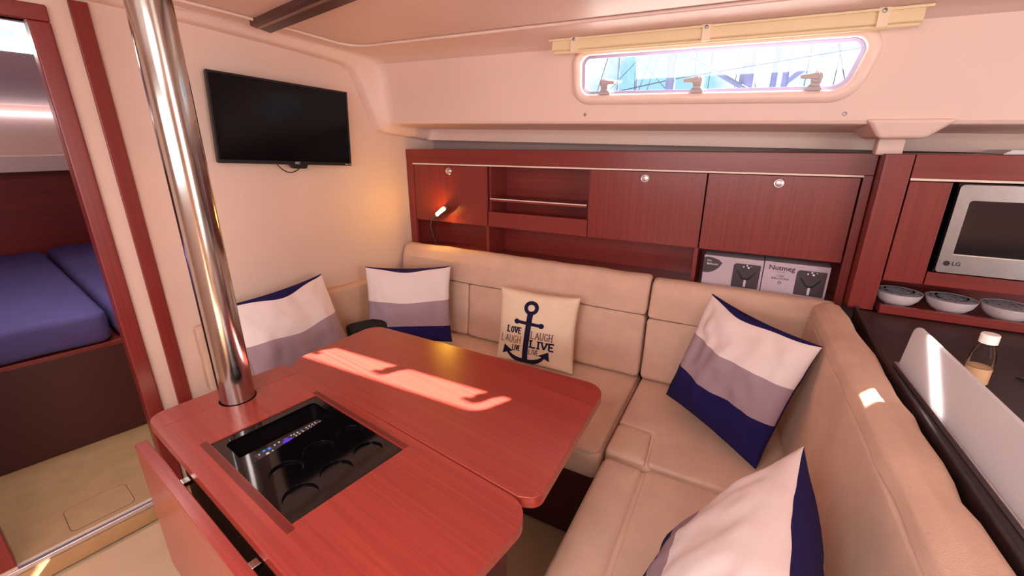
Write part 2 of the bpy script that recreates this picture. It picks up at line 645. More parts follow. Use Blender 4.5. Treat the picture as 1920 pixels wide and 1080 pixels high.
def loft(name, prof, mat, x_end=2.2, smooth=50):
    v, f = [], []
    m = len(prof)
    for j in range(2):
        for y, z in prof:
            x = xb(min(y, 2.0)) + 0.12 if j == 0 else x_end
            v.append((x, y, zc(x, z)))
    for k in range(m - 1):
        f.append((k, k + 1, m + k + 1, m + k))
    o = mesh(name, v, f, mat, smooth=smooth)
    return struct(o)


cd = dense(CEIL + [FT])
ceil = loft('ceiling', cd, 'liner')
loft('wall_side_lower', dense([FB] + SOFF), 'liner')


def czat(y):
    for a, b in zip(CEIL[:-1], CEIL[1:]):
        if a[0] <= y <= b[0]:
            return a[1] + (b[1] - a[1]) * (y - a[0]) / (b[0] - a[0])
    return CEIL[-1][1]


# headliner panel with a rounded corner and soft edge, following the camber
xl = [-1.60, -1.59, -1.575, -1.55, -1.5] + [-1.4 + 0.18 * k for k in range(20)]
vv, ff = [], []
ys = [-1.45, -0.9, -0.4, 0.0, 0.3, 0.6, 0.8, 1.0, 1.15, 1.3, 1.38, 1.43, 1.455, 1.47, 1.48]
outer = rpoly([(xb(-1.4) + 0.21, -1.4), (2.1, -1.4), (2.1, 1.50), (xb(1.50) + 0.19, 1.50)], [0.02, 0.02, 0.02, 0.10], 8)


def resample(poly, step):
    out = []
    for a, b in zip(poly, poly[1:] + poly[:1]):
        a, b = Vector(a), Vector(b)
        k = max(1, int((b - a).length / step))
        for i in range(k):
            out.append(tuple(a.lerp(b, i / k)))
    return out


def ceil_strip(name, poly, drop, mat, inset=0.012, parent=None):
    """thin raised panel on the cambered ceiling: a fan of rings shrinking towards its middle"""
    poly = resample(poly, 0.12)
    cx = sum(p[0] for p in poly) / len(poly)
    cy = sum(p[1] for p in poly) / len(poly)
    v, f = [], []
    m = len(poly)
    rings = [(0, -0.004), (0.006, drop * 0.5), (0.014, drop)] + [(k, drop) for k in (0.1, 0.25, 0.45, 0.7, 0.9)]
    for s, d in rings:
        for p in poly:
            if s < 0.05:
                dv = Vector((cx - p[0], cy - p[1])).normalized() * s * (2 if s else 0)
                q = (p[0] + dv.x, p[1] + dv.y)
            else:
                q = (p[0] + (cx - p[0]) * s, p[1] + (cy - p[1]) * s)
            v.append((q[0], q[1], zc(q[0], czat(q[1])) - d))
    for i in range(len(rings) - 1):
        for k in range(m):
            f.append((i * m + k, i * m + (k + 1) % m, (i + 1) * m + (k + 1) % m, (i + 1) * m + k))
    v.append((cx, cy, zc(cx, czat(cy)) - drop))
    for k in range(m):
        f.append(((len(rings) - 1) * m + k, (len(rings) - 1) * m + (k + 1) % m, len(v) - 1))
    return mesh(name, v, f, mat, parent, smooth=60)


ceil_strip('headliner_panel', outer, 0.004, 'liner', parent=ceil)
pip = resample(outer, 0.06)
pip = pip + pip[:1]
tube('highlight_piping', [(p[0], p[1], zc(p[0], czat(p[1])) - 0.0055) for p in pip], 0.0055, 'rim', ceil, 8)  # paler bead added to draw the highlight along the panel edge

# window side with its window and an unseen opening added for sunlight aft
FX = frame((0, FB[0], FB[1]), (1, 0, SL), (0, FT[0] - FB[0], FT[1] - FB[1]), (0, 1, 0.12))   # local y 0..1 bottom to top
HF = FT[1] - FB[1]


def wl(x, z):        # world x,z on the window side -> local
    return (x, (z - zc(x, FB[1])) / HF)


WIN = rpoly([wl(-0.668, 1.628), wl(0.176, 1.603), wl(0.214, 1.742), wl(-0.668, 1.762)], 0, 1)
# work in real metres for the rounding, then convert
def lw(pts):
    return [(p[0], p[1] * HF) for p in pts]


FXm = frame((0, FB[0], FB[1]), (1, 0, SL), Vector((0, FT[0] - FB[0], FT[1] - FB[1])).normalized(), (0, 1, 0.12))
win_m = rpoly(lw(WIN), [0.035, 0.055, 0.035, 0.035], 8)
win2_m = rpoly(lw([wl(0.762, 1.564), wl(1.42, 1.552), wl(1.42, 1.650), wl(0.762, 1.662)]), 0.02, 6)
x0f, x1f = xb(1.75) + 0.085, 2.2
face = prism('wall_side', [(x0f, 0.0), (x1f, 0.0), (x1f, HF + 0.05), (x0f, HF + 0.05)], 0.0, 0.035, 'liner', None, FXm, holes=[win_m, win2_m])
struct(face)
# side deck and cabin top outside
struct(box('deck_side', -2.6, 2.3, 1.80, 2.5, 1.548, 1.572, 'white'))
struct(box('deck_top', -2.05, 2.3, -1.7, 1.80, 1.955, 1.985, 'white'))


def offset_poly(poly, d):
    out = []
    m = len(poly)
    for i in range(m):
        a, b, c = Vector(poly[i - 1]), Vector(poly[i]), Vector(poly[(i + 1) % m])
        t = (c - a).normalized()
        nrm = Vector((t.y, -t.x))
        out.append(tuple(b + nrm * d))
    return out


def window(name, opening, latches, label):
    root = bpy.data.objects.new(name, None)
    COL.objects.link(root)
    c = FXm @ Vector((sum(p[0] for p in opening) / len(opening), 0.06, 0.0))
    root.location = c
    root['kind'] = 'structure'
    # rounded cream rim: rings of (outward offset, height into the cabin)
    rings = [(0.0, 0.012), (-0.001, -0.002), (0.003, -0.010), (0.012, -0.014), (0.022, -0.0135), (0.031, -0.009), (0.036, -0.002), (0.036, 0.004)]
    v, f = [], []
    m = len(opening)
    for off, h in rings:
        for p in offset_poly(opening, off):
            v.append((p[0], p[1], h))
    for i in range(len(rings) - 1):
        for k in range(m):
            f.append((i * m + k, i * m + (k + 1) % m, (i + 1) * m + (k + 1) % m, (i + 1) * m + k))
    mesh('window_rim', v, f, 'rim', root, FXm, smooth=60)
    inner = offset_poly(opening, -0.011)
    prism('window_frame', offset_poly(opening, 0.001), 0.012, 0.030, 'gasket', root, FXm, holes=[inner], bevel=0.002)
    prism('pane', offset_poly(opening, -0.009), 0.020, 0.024, 'pane_glass', root, FXm)
    for x, side in latches:
        yb = (1.628 + (1.604 - 1.628) * (x + 0.668) / 0.803 - zc(x, FB[1])) + 0.004
        lt = prism('latch', rpoly([(x - 0.024, yb - 0.004), (x + 0.024, yb - 0.004), (x + 0.013, yb + 0.013), (x - 0.015, yb + 0.013)], 0.003, 3), -0.012, 0.016, 'latch', root, FXm, bevel=0.002)
        prism('latch_arm', rpoly([(x - 0.010, yb + 0.008), (x + 0.012, yb + 0.008), (x + 0.016, yb + 0.03), (x - 0.014, yb + 0.03)], 0.004, 3), -0.020, 0.012, 'latch', lt, FXm, bevel=0.002)
        prism('latch_knob', circle(x + 0.001, yb + 0.034, 0.016, 20), -0.024, 0.016, 'latch', lt, FXm, bevel=0.002)
        lev = [(x - side * 0.008, yb + 0.028), (x + side * 0.042, yb + 0.031), (x + side * 0.042, yb + 0.041), (x - side * 0.006, yb + 0.047)]
        if side < 0:
            lev = lev[::-1]
        prism('latch_lever', rpoly(lev, 0.002, 2), -0.030, -0.018, 'latch', lt, FXm, bevel=0.002)
    return root


# thin clear pane: light passes straight through it, with a faint reflection
def pane_mat():
    m = bpy.data.materials.new('window_pane')
    m.use_nodes = True
    t = m.node_tree
    t.nodes.clear()
    out = t.nodes.new('ShaderNodeOutputMaterial')
    tr = t.nodes.new('ShaderNodeBsdfTransparent')
    tr.inputs['Color'].default_value = (0.96, 0.98, 0.99, 1)
    gl = t.nodes.new('ShaderNodeBsdfGlossy')
    gl.inputs['Roughness'].default_value = 0.02
    mx = t.nodes.new('ShaderNodeMixShader')
    mx.inputs[0].default_value = 0.05
    t.links.new(tr.outputs[0], mx.inputs[1])
    t.links.new(gl.outputs[0], mx.inputs[2])
    t.links.new(mx.outputs[0], out.inputs['Surface'])
    return m


M['pane_glass'] = pane_mat()
window('window_1', win_m, [(-0.572, 1), (-0.246, -1), (0.094, -1)], '')
window('window_sun_patch', win2_m, [], '')  # unseen, added and sized to throw the sun patch on the aft backrest
# screws in the liner under the window
for x, z in [(-0.652, 1.556), (0.188, 1.535)]:
    q = FXm @ Vector((x, z - zc(x, FB[1]), 0))
    lathe('liner_screw', [(0.0, 0), (0.006, 0), (0.005, 0.002), (0.0, 0.0025)], (0, 0, 0), 'steel_brushed', face, 12,
          T=Matrix.Translation(q + Vector((0, -0.0005, 0))) @ Matrix.Rotation(R(90), 4, 'X'))
# moulded pad under the side deck, with its post
pad = struct(mesh('trim_7', [(0.245, 1.745, 1.518), (0.455, 1.745, 1.515), (0.395, 1.765, 1.462), (0.285, 1.765, 1.462),
                             (0.22, 1.98, 1.515), (0.48, 1.98, 1.512), (0.41, 1.95, 1.462), (0.27, 1.95, 1.462)],
                  [(0, 1, 2, 3), (4, 7, 6, 5), (0, 3, 7, 4), (1, 5, 6, 2), (3, 2, 6, 7), (0, 4, 5, 1)], 'liner', bevel=0.012, seg=4))
struct(box('trim_8', 0.305, 0.375, 1.875, 1.935, 1.412, 1.464, 'liner', bevel=0.006))

# hull lining behind the lockers, and the parts of the boat behind the camera
struct(box('wall_hull', -1.95, 2.2, 2.13, 2.17, 0.0, 1.52, 'hull_grey'))
struct(prism('wall_port', [(-2.3, 0.0), (2.2, 0.0), (2.2, 2.0), (-2.3, 2.0)], -1.62, -1.58, 'vinyl', None,
             frame((0, 0, 0), (1, 0, 0), (0, 0, 1), (0, 1, 0)), holes=[rpoly([(-1.45, 1.22), (0.85, 1.22), (0.85, 1.68), (-1.45, 1.68)], 0.08)]))
struct(prism('wall_aft', [(-1.6, 0.0), (2.15, 0.0), (2.15, 1.95), (-1.6, 1.95)], 2.2, 2.24, 'vinyl', None,
             frame((0, 0, 0), (0, 1, 0), (0, 0, 1), (1, 0, 0)), holes=[rpoly([(-0.55, 0.65), (0.25, 0.65), (0.25, 1.83), (-0.55, 1.83)], 0.05)]))

# ================================================================== FORWARD CABIN (through the doorway)
struct(box('wall_cabin_port', -4.62, -2.02, -1.25, -1.21, 0.0, 2.0, 'vinyl'))
struct(box('wall_cabin_starboard', -4.62, -1.80, 1.95, 1.99, 0.0, 2.0, 'vinyl'))
struct(box('wall_cabin_forward', -4.62, -4.58, -1.25, 1.99, 0.0, 2.0, 'liner'))
cz = lambda x: 1.86 - 0.02 * (x + 2.0) + 0.09 * (x + 2.0)
cp = [(-4.62, -1.25), (-1.80, -1.25), (-1.80, 1.99), (-4.62, 1.99)]
hp = rpoly([(-2.76, 0.28), (-2.27, 0.28), (-2.27, 1.05), (-2.76, 1.05)], 0.05)
fc = struct(prism('ceiling_cabin', cp, 0.0, 0.04, 'liner', None, frame((0, 0, 1.995), (1, 0, 0.065), (0, 1, 0), (0, 0, 1)), holes=[hp]))
prism('hatch_rim', offset_poly(hp, 0.03), -0.012, 0.0, 'white', fc, frame((0, 0, 1.995), (1, 0, 0.065), (0, 1, 0), (0, 0, 1)), holes=[hp], bevel=0.004)
# mahogany head panel, shelf lip and strip light at the far end
tag(box('headboard_panel', -4.57, -4.545, -1.2, 1.94, 0.56, 1.255, 'wood_y', bevel=0.004), 'red mahogany panel at the head of the berth', 'panel')
sh = empty('cabin_shelf', (-4.5, 0.4, 1.26), 'cream moulded shelf lip above the berth head panel', 'shelf')
box('shelf_board', -4.575, -4.38, -1.2, 1.94, 1.262, 1.28, 'rim', sh, bevel=0.004)
prism('shelf_lip', rpoly([(-4.40, 1.262), (-4.375, 1.262), (-4.36, 1.365), (-4.385, 1.375)], 0.008, 4), -1.2, 1.94, 'rim', sh,
      frame((0, 0, 0), (1, 0, 0), (0, 0, 1), (0, 1, 0)))
tag(box('strip_light', -4.578, -4.54, -1.15, 1.90, 1.625, 1.655, 'led_white', bevel=0.004), 'long white strip light on the cabin end wall', 'light')
# berth: base, mattresses
BN = Vector((0.11, 0.494, 0)).normalized()
BX = Vector((0.494, -0.11, 0)).normalized()
BE = frame((-2.69, 0.264, 0), BN, BX, (0, 0, 1))          # x along the berth front, y towards the saloon
bb = empty('berth_base', (-3.0, 0.4, 0.075), 'dark brown berth base below the purple mattresses', 'bed base')
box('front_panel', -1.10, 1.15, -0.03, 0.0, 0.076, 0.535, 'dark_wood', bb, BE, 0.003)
q0, q1 = BE @ Vector((-1.10, 0.004, 0)), BE @ Vector((1.15, 0.004, 0))
prism('top_board', [(q0.x, q0.y), (q1.x, q1.y), (-4.53, q1.y), (-4.53, q0.y)], 0.535, 0.557, 'wood_x', bb, None, bevel=0.003)


def cushion(name, poly, z0, z1, mat, parent=None, r=0.03, T=None, puff=0.008, seed=1, step=0.05, wr=0.0):
    """soft slab: rounded outline, rounded edges and a slightly crowned, uneven top"""
    poly = resample(poly, step)
    c = Vector((sum(p[0] for p in poly) / len(poly), sum(p[1] for p in poly) / len(poly)))
    v, f = [], []
    m = len(poly)
    rings = [(r, z0)]
    h = z1 - z0
    for k in range(1, 5):
        a = math.pi / 2 * k / 4
        rings.append((r * (1 - math.sin(a)) * 0.8, z0 + r * (1 - math.cos(a)) if k < 4 else z0 + r))
    rings.append((0.0, (z0 + z1) / 2))
    for k in range(0, 5):
        a = math.pi / 2 * k / 4
        rings.append((r * (1 - math.cos(a)), z1 - r + r * math.sin(a)))
    nb = len(rings)
    fr = [0.1, 0.22, 0.36, 0.52, 0.68, 0.84]
    nrm = []
    for i in range(m):
        a, b = Vector(poly[i - 1]), Vector(poly[(i + 1) % m])
        t = (b - a).normalized()
        nrm.append(Vector((-t.y, t.x)))
    if sum((poly[i][0] * poly[(i + 1) % m][1] - poly[(i + 1) % m][0] * poly[i][1]) for i in range(m)) < 0:
        nrm = [-q for q in nrm]
    for off, z in rings:
        for i, p in enumerate(poly):
            q = Vector(p) + nrm[i] * off
            w = wr * noise.noise(Vector((q.x * 9 + seed, q.y * 9, z * 30))) if wr else 0
            v.append((q.x, q.y, z + w))
    for s in fr:
        for i, p in enumerate(poly):
            q0 = Vector(p) + nrm[i] * r
            q = q0.lerp(c, s)
            w = noise.noise(Vector((q.x * 5 + seed * 3.1, q.y * 5, seed))) * puff * 0.5
            w += wr * noise.noise(Vector((q.x * 14 + seed, q.y * 14, 3))) if wr else 0
            v.append((q.x, q.y, z1 + puff * (1 - (1 - s) ** 3) + w))
    v.append((c.x, c.y, z1 + puff))
    tot = nb + len(fr)
    for i in range(tot - 1):
        for k in range(m):
            f.append((i * m + k, i * m + (k + 1) % m, (i + 1) * m + (k + 1) % m, (i + 1) * m + k))
    for k in range(m):
        f.append(((tot - 1) * m + k, (tot - 1) * m + (k + 1) % m, len(v) - 1))
    f.append(tuple(range(m))[::-1])
    return mesh(name, v, f, mat, parent, T, smooth=70)


tag(cushion('mattress', rpoly([(-4.50, -0.95), (-2.90, -0.95), (-2.645, 0.40), (-2.565, 0.735), (-4.50, 1.045)], 0.05), 0.563, 0.715, 'sheet', r=0.035, puff=0.012, seed=4, wr=0.005, step=0.07),
    'purple navy sheeted mattress, wide one nearer the dark berth front', 'mattress', )
tag(cushion('mattress', rpoly([(-4.50, 1.06), (-2.575, 0.752), (-2.50, 1.05), (-2.52, 1.90), (-4.50, 1.90)], 0.05), 0.570, 0.725, 'sheet', r=0.04, puff=0.015, seed=9, wr=0.012, step=0.07),
    'purple navy sheeted mattress with creases tucked beside the doorway frame', 'mattress')

# ================================================================== COMPRESSION POST
post = empty('compression_post', (-1.231, 0.576, 0), 'polished stainless steel post passing through the table', 'post')
lathe('post_tube', [(0.044, 0.0), (0.044, 1.90)], (-1.231, 0.576, 0), 'steel', post, 48)
lathe('post_foot', [(0.075, 0.0), (0.075, 0.008), (0.046, 0.012), (0.046, 0.03)], (-1.231, 0.576, 0), 'steel_brushed', post, 32)

# ================================================================== SALOON TABLE
TZ = 0.75
TF = frame((-1.341, 0.396, 0), (C8, -S8, 0), (S8, C8, 0), (0, 0, 1))      # a along the table, b towards the hull
tab = empty('saloon_table', (-0.85, 0.6, 0), 'red mahogany saloon table with folding leaves around the steel post', 'table')
pa, pb, pr = 0.084, 0.1935, 0.0475
seam = 0.079
HB = 0.377


def arc(c, r, a0, a1, n=12):
    return [(c[0] + r * math.cos(a0 + (a1 - a0) * k / n), c[1] + r * math.sin(a0 + (a1 - a0) * k / n)) for k in range(n + 1)]


da = seam - pa
th = math.acos(da / pr)
endp = rpoly([(seam - 0.0006, 0), (-0.012, 0), (-0.012, HB), (seam - 0.0006, HB)], [0, 0.055, 0.03, 0], 8) + arc((pa, pb), pr, th, 2 * math.pi - th, 20)
prism('end_panel', endp[::1], TZ - 0.028, TZ, 'table', tab, TF, bevel=0.0018)
mainp = rpoly([(seam + 0.0006, HB), (1.0, HB), (0.995, 0.0), (seam + 0.0006, 0.0)], [0, 0.06, 0.04, 0], 8)
mainp = mainp + arc((pa, pb), pr, -th, th, 20)
TRAY = [(0.251, 0.062), (0.645, 0.062), (0.645, 0.336), (0.251, 0.336)]
prism('centre_panel', mainp, TZ - 0.028, TZ, 'table', tab, TF, holes=[TRAY], bevel=0.0018)
leaf_w = [(-1.256, 0.7645), (-1.300, 0.815), (-1.285, 1.157), (-0.318, 1.157), (-0.303, 0.66), (-0.345, 0.643)]
leaf_w = rpoly(leaf_w, [0.0, 0.03, 0.06, 0.065, 0.04, 0.0], 8)
prism('folding_leaf', leaf_w, TZ - 0.03, TZ - 0.0005, 'table', tab, None, bevel=0.0022)
# leaf hanging along the passage side
prism('drop_leaf', rpoly([(0.03, 0.30), (1.0, 0.30), (1.0, 0.712), (0.03, 0.712)], 0.012, 4), 0.016, 0.043, 'table', tab,
      TF @ frame((0, 0, 0), (1, 0, 0), (0, 0, 1), (0, -1, 0)), bevel=0.0025)
for a in (0.288, 0.635):
    box('leaf_hinge', a - 0.010, a + 0.010, -0.018, 0.002, 0.700, 0.7125, 'steel', tab, TF, 0.002)
# box under the table top
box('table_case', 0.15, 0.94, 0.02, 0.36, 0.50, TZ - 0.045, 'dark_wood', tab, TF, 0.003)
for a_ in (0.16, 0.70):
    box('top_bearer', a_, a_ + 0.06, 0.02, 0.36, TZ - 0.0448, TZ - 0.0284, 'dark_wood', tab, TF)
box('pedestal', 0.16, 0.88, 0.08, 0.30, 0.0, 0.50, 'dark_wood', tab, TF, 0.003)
box('inlay_strip', 0.235, 0.661, 0.044, 0.0605, TZ - 0.002, TZ + 0.0006, 'inlay', tab, TF)
box('inlay_strip', 0.235, 0.645, 0.3375, 0.351, TZ - 0.002, TZ + 0.0006, 'inlay', tab, TF)
# black tray with a recess and cup holders, a loose insert lying in the opening
rec = rpoly([(0.276, 0.084), (0.405, 0.084), (0.372, 0.316), (0.276, 0.316)], 0.014, 5)
cups = [(0.584, 0.112, 0.036), (0.578, 0.199, 0.036), (0.576, 0.284, 0.034), (0.490, 0.128, 0.036), (0.483, 0.296, 0.032), (0.481, 0.212, 0.036)]
tray = empty('drinks_tray', tuple(TF @ Vector((0.45, 0.2, TZ - 0.06))), 'glossy black tray with cup wells set into the table', 'tray')
prism('tray_plate', [(0.252, 0.063), (0.644, 0.063), (0.644, 0.335), (0.252, 0.335)], TZ - 0.012, TZ - 0.003, 'black_gloss', tray, TF,
      holes=[rec] + [circle(a, b, r, 24) for a, b, r in cups], bevel=0.001)
# wells
def well(name, poly, z0, z1, parent):
    m = len(poly)
    v = [(p[0], p[1], z1) for p in poly] + [(p[0], p[1], z0) for p in poly]
    f = [(k, (k + 1) % m, m + (k + 1) % m, m + k) for k in range(m)] + [tuple(range(m, 2 * m))]
    return mesh(name, v, f, 'black_gloss', parent, TF)


well('recess', rec, TZ - 0.032, TZ - 0.005, tray)
for a, b, r in cups:
    well('cup_well', circle(a, b, r, 24), TZ - 0.0085, TZ - 0.005, tray)

# remote control lying in the recess
rz = TZ - 0.0315
rl = math.hypot(0.012, 0.168)
RV = Vector((-0.010, 0.170)).normalized()
RF = TF @ frame((0.378, 0.112, rz), (RV.y, -RV.x, 0), (RV.x, RV.y, 0), (0, 0, 1))
rc = empty('remote_control', tuple(RF @ Vector((0, 0.09, 0))), 'slim black remote control with purple cross pad in the tray', 'remote')
prism('remote_body', rpoly([(-0.018, 0), (0.018, 0), (0.021, 0.178), (-0.021, 0.178)], 0.010, 5), 0.0, 0.019, 'remote', rc, RF, bevel=0.004, seg=3)


def btn(x, y, w, h, mat, nm='button'):
    prism(nm, rpoly([(x - w, y - h), (x + w, y - h), (x + w, y + h), (x - w, y + h)], min(w, h) * 0.5, 3), 0.0185, 0.0203, mat, rc, RF)


for r_ in range(4):
    for c_ in range(3):
        btn(-0.010 + 0.010 * c_, 0.160 - 0.0085 * r_, 0.0022, 0.0016, 'btn_white')
for k, mt in enumerate(['btn_blue', 'btn_yellow', 'btn_green', 'btn_red']):
    btn(-0.0105 + 0.007 * k, 0.121, 0.0024, 0.0017, mt)
for y in (0.110, 0.101):
    for x in (-0.010, 0.0, 0.010):
        btn(x, y, 0.0022, 0.0016, 'btn_white')
prism('cross_pad', rpoly([(-0.004, 0.066), (0.004, 0.066), (0.004, 0.074), (0.012, 0.074), (0.012, 0.082), (0.004, 0.082), (0.004, 0.090),
                          (-0.004, 0.090), (-0.004, 0.082), (-0.012, 0.082), (-0.012, 0.074), (-0.004, 0.074)], 0.002, 3), 0.0185, 0.0208, 'purple', rc, RF)
for x in (-0.012, 0.012):
    for y in (0.062, 0.094):
        btn(x, y, 0.002, 0.0016, 'btn_white')
for x, y, mt, w in [(-0.010, 0.050, 'btn_white', 0.0022), (0.010, 0.050, 'btn_white', 0.0022), (-0.008, 0.036, 'btn_blue', 0.0048), (0.008, 0.036, 'btn_white', 0.003),
                    (-0.010, 0.024, 'btn_blue', 0.004), (0.008, 0.024, 'btn_white', 0.0048), (-0.006, 0.010, 'btn_white', 0.002)]:
    btn(x, y, w, w * 0.75, mt)
text('brand_print', 'JVC', 0.008, RF @ Matrix.Translation((0, 0.171, 0.0191)), 'print_white', rc, depth=0.0002)

# ================================================================== SETTEE
SZ = 0.45
base = empty('settee_base', (-0.6, 1.5, 0), 'dark brown boxed plinth under the beige settee cushions', 'seat base')
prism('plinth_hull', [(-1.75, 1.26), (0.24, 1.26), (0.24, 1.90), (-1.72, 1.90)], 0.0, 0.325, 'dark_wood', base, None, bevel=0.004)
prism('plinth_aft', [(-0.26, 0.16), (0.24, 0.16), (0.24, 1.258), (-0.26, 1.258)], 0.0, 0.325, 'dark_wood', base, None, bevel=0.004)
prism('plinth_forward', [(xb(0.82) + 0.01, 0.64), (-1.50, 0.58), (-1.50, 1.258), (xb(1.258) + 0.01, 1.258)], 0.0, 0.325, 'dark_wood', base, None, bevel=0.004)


def seat_cushion(nm, poly, label, parts=()):
    """cushion body with extra sewn panels, each a soft slab of its own"""
    root = empty(nm, (sum(p[0] for p in poly) / len(poly), sum(p[1] for p in poly) / len(poly), 0.327), label, 'cushion')
    cushion('cushion_body', poly, 0.327, SZ - 0.008, 'fabric', root, r=0.03, puff=0.004, seed=len(nm) + len(label))
    for k, (pn, pp, z1, rr) in enumerate(parts):
        cushion(pn, pp, SZ - 0.06, z1, 'fabric', root, r=rr, puff=0.004, seed=k + len(label), step=0.04)
    return root


hx0 = xb(1.5) + 0.02
seat_cushion('seat_cushion', rpoly([(xb(1.22) + 0.03, 1.215), (-0.342, 1.215), (-0.352, 1.87), (xb(1.86) + 0.03, 1.87)], 0.03),
             'long beige seat cushion along the hull side behind the table',
             [('top_panel', rpoly([(-1.80, 1.222), (-0.348, 1.222), (-0.358, 1.86), (-1.73, 1.86)], 0.03), SZ, 0.014)])
seat_cushion('seat_cushion', rpoly([(-0.334, 1.240), (0.29, 1.240), (0.29, 1.87), (-0.346, 1.87)], 0.03),
             'beige corner seat cushion with a short stitched front roll, under the corner pillow',
             [('top_panel', rpoly([(-0.190, 1.246), (0.28, 1.246), (0.28, 1.86), (-0.340, 1.86), (-0.335, 1.43), (-0.205, 1.425)], [0.02, 0.03, 0.03, 0.03, 0.01, 0.02]), SZ, 0.012),
              ('front_roll', rpoly([(-0.332, 1.244), (-0.194, 1.244), (-0.208, 1.418), (-0.334, 1.424)], [0.02, 0.012, 0.025, 0.02]), SZ + 0.004, 0.016)])
seat_cushion('seat_cushion', rpoly([(-0.322, 0.17), (0.30, 0.17), (0.29, 1.232), (-0.330, 1.228)], 0.03),
             'beige aft seat cushion with a long creased front roll beside the galley',
             [('top_panel', rpoly([(-0.168, 0.176), (0.29, 0.176), (0.28, 1.226), (-0.186, 1.224)], 0.02), SZ, 0.010),
              ('front_roll', rpoly([(-0.320, 0.176), (-0.172, 0.176), (-0.190, 1.222), (-0.326, 1.222)], 0.025), SZ + 0.004, 0.026)])
seat_cushion('seat_cushion', rpoly([(xb(0.80) + 0.03, 0.585), (-1.46, 0.53), (-1.46, 1.205), (xb(1.205) + 0.03, 1.205)], 0.04),  # near end extended, hidden by the table, to keep sun off the floor
             'short beige seat cushion along the forward bulkhead beside the post',
             [('top_panel', rpoly([(xb(0.80) + 0.04, 0.595), (-1.47, 0.54), (-1.47, 1.195), (xb(1.205) + 0.04, 1.195)], 0.03), SZ, 0.014)])


def back_panel(name, prof, x0, x1, parent, T=None, rnd=0.02, seed=1, wr=0.003, end_r=0.014):
    """sewn backrest panel: a profile in (depth, height) swept sideways with soft ends"""
    prof = resample(rpoly(prof, rnd, 5), 0.03)
    m = len(prof)
    cx = sum(p[0] for p in prof) / m
    cy = sum(p[1] for p in prof) / m
    L = x1 - x0
    k = max(6, int(L / 0.05))
    st = [(0.0, end_r), (0.003, end_r * 0.45), (0.009, end_r * 0.12)] + [(0.02 + (L - 0.04) * i / k, 0.0) for i in range(k + 1)] + [(L - 0.009, end_r * 0.12), (L - 0.003, end_r * 0.45), (L, end_r)]
    v, f = [], []
    for s, ins in st:
        for p in prof:
            d = Vector((cx - p[0], cy - p[1]))
            ln = d.length
            q = Vector(p) + (d / ln * min(ins, ln * 0.5) if ln > 1e-6 else Vector((0, 0)))
            w = wr * noise.noise(Vector((s * 16 + seed * 7, q.y * 7, seed))) + wr * 0.7 * noise.noise(Vector((s * 40, q.y * 6 + q.x * 10, seed)))
            q = q - (d / ln if ln > 1e-6 else Vector((0, 0))) * w * (0 if ins else 1)
            v.append((x0 + s, q.x, q.y))
    for i in range(len(st) - 1):
        for j in range(m):
            f.append((i * m + j, i * m + (j + 1) % m, (i + 1) * m + (j + 1) % m, (i + 1) * m + j))
    f.append(tuple(range(m))[::-1])
    f.append(tuple((len(st) - 1) * m + j for j in range(m)))
    return mesh(name, v, f, 'fabric', parent, T, smooth=70)


# hull side backrests: (depth y, height z)
LOW = [(1.772, 0.456), (1.805, 0.742), (1.90, 0.742), (1.90, 0.456)]
TOP = [(1.803, 0.747), (1.818, 0.845), (1.845, 0.905), (1.912, 0.912), (1.912, 0.747)]
b1 = empty('back_cushion', (-1.05, 1.85, 0.46), 'long beige backrest cushion below the lockers on the hull side', 'cushion')
back_panel('upper_roll', TOP, -1.735, -0.352, b1, rnd=[0.004, 0.03, 0.04, 0.03, 0.004], seed=2)
back_panel('lower_panel', LOW, -1.268, -0.354, b1, rnd=[0.02, 0.006, 0.004, 0.004], seed=3)
back_panel('lower_panel', LOW, -1.735, -1.273, b1, rnd=[0.02, 0.006, 0.004, 0.004], seed=4)
b2 = empty('back_cushion', (-0.02, 1.85, 0.46), 'beige corner backrest cushion in front of the boxed glasses', 'cushion')
back_panel('upper_roll', [(p[0], p[1] - 0.008) for p in TOP], -0.343, 0.300, b2, rnd=[0.004, 0.03, 0.04, 0.03, 0.004], seed=5)
back_panel('lower_panel', [(LOW[0][0], LOW[0][1]), (LOW[1][0], LOW[1][1] - 0.008), (LOW[2][0], LOW[2][1] - 0.008), LOW[3]], -0.343, 0.18, b2, rnd=[0.02, 0.006, 0.004, 0.004], seed=6)
# aft backrest: profile in (distance aft, height), swept along y
AF = frame((0, 0, 0), (0.06, -0.998, 0), (1, 0.0, 0), (0, 0, 1))
b3 = empty('back_cushion', (0.26, 0.95, 0.46), 'beige aft backrest cushion with a long stitched top roll against the galley', 'cushion')
ALOW = [(0.284, 0.457), (0.324, 0.868), (0.385, 0.868), (0.385, 0.457)]
ATOP = [(0.322, 0.873), (0.330, 0.905), (0.356, 0.925), (0.409, 0.922), (0.420, 0.885), (0.420, 0.80), (0.388, 0.80), (0.388, 0.873)]
back_panel('lower_panel', ALOW, -1.79, -0.17, b3, AF, rnd=[0.02, 0.01, 0.004, 0.004], seed=8)
back_panel('upper_roll', ATOP, -1.79, -0.17, b3, AF, rnd=[0.004, 0.02, 0.025, 0.025, 0.012, 0.004, 0.004, 0.004], seed=9, wr=0.007)
# thin pad on the bulkhead
b4 = empty('back_cushion', (-1.85, 1.2, 0.46), 'thin beige backrest pad fixed to the forward bulkhead', 'cushion')
back_panel('pad', [(0.003, 0.462), (0.05, 0.462), (0.045, 0.752), (0.003, 0.755)], sb(0.785), sb(1.765), b4,
           BF, rnd=[0.004, 0.015, 0.02, 0.006], seed=10, wr=0.002)


# ================================================================== PILLOWS
def prot(yaw, lean, roll):
    return Matrix.Rotation(yaw, 4, 'Z') @ Matrix.Rotation(-lean, 4, 'X') @ Matrix.Rotation(roll, 4, 'Y')


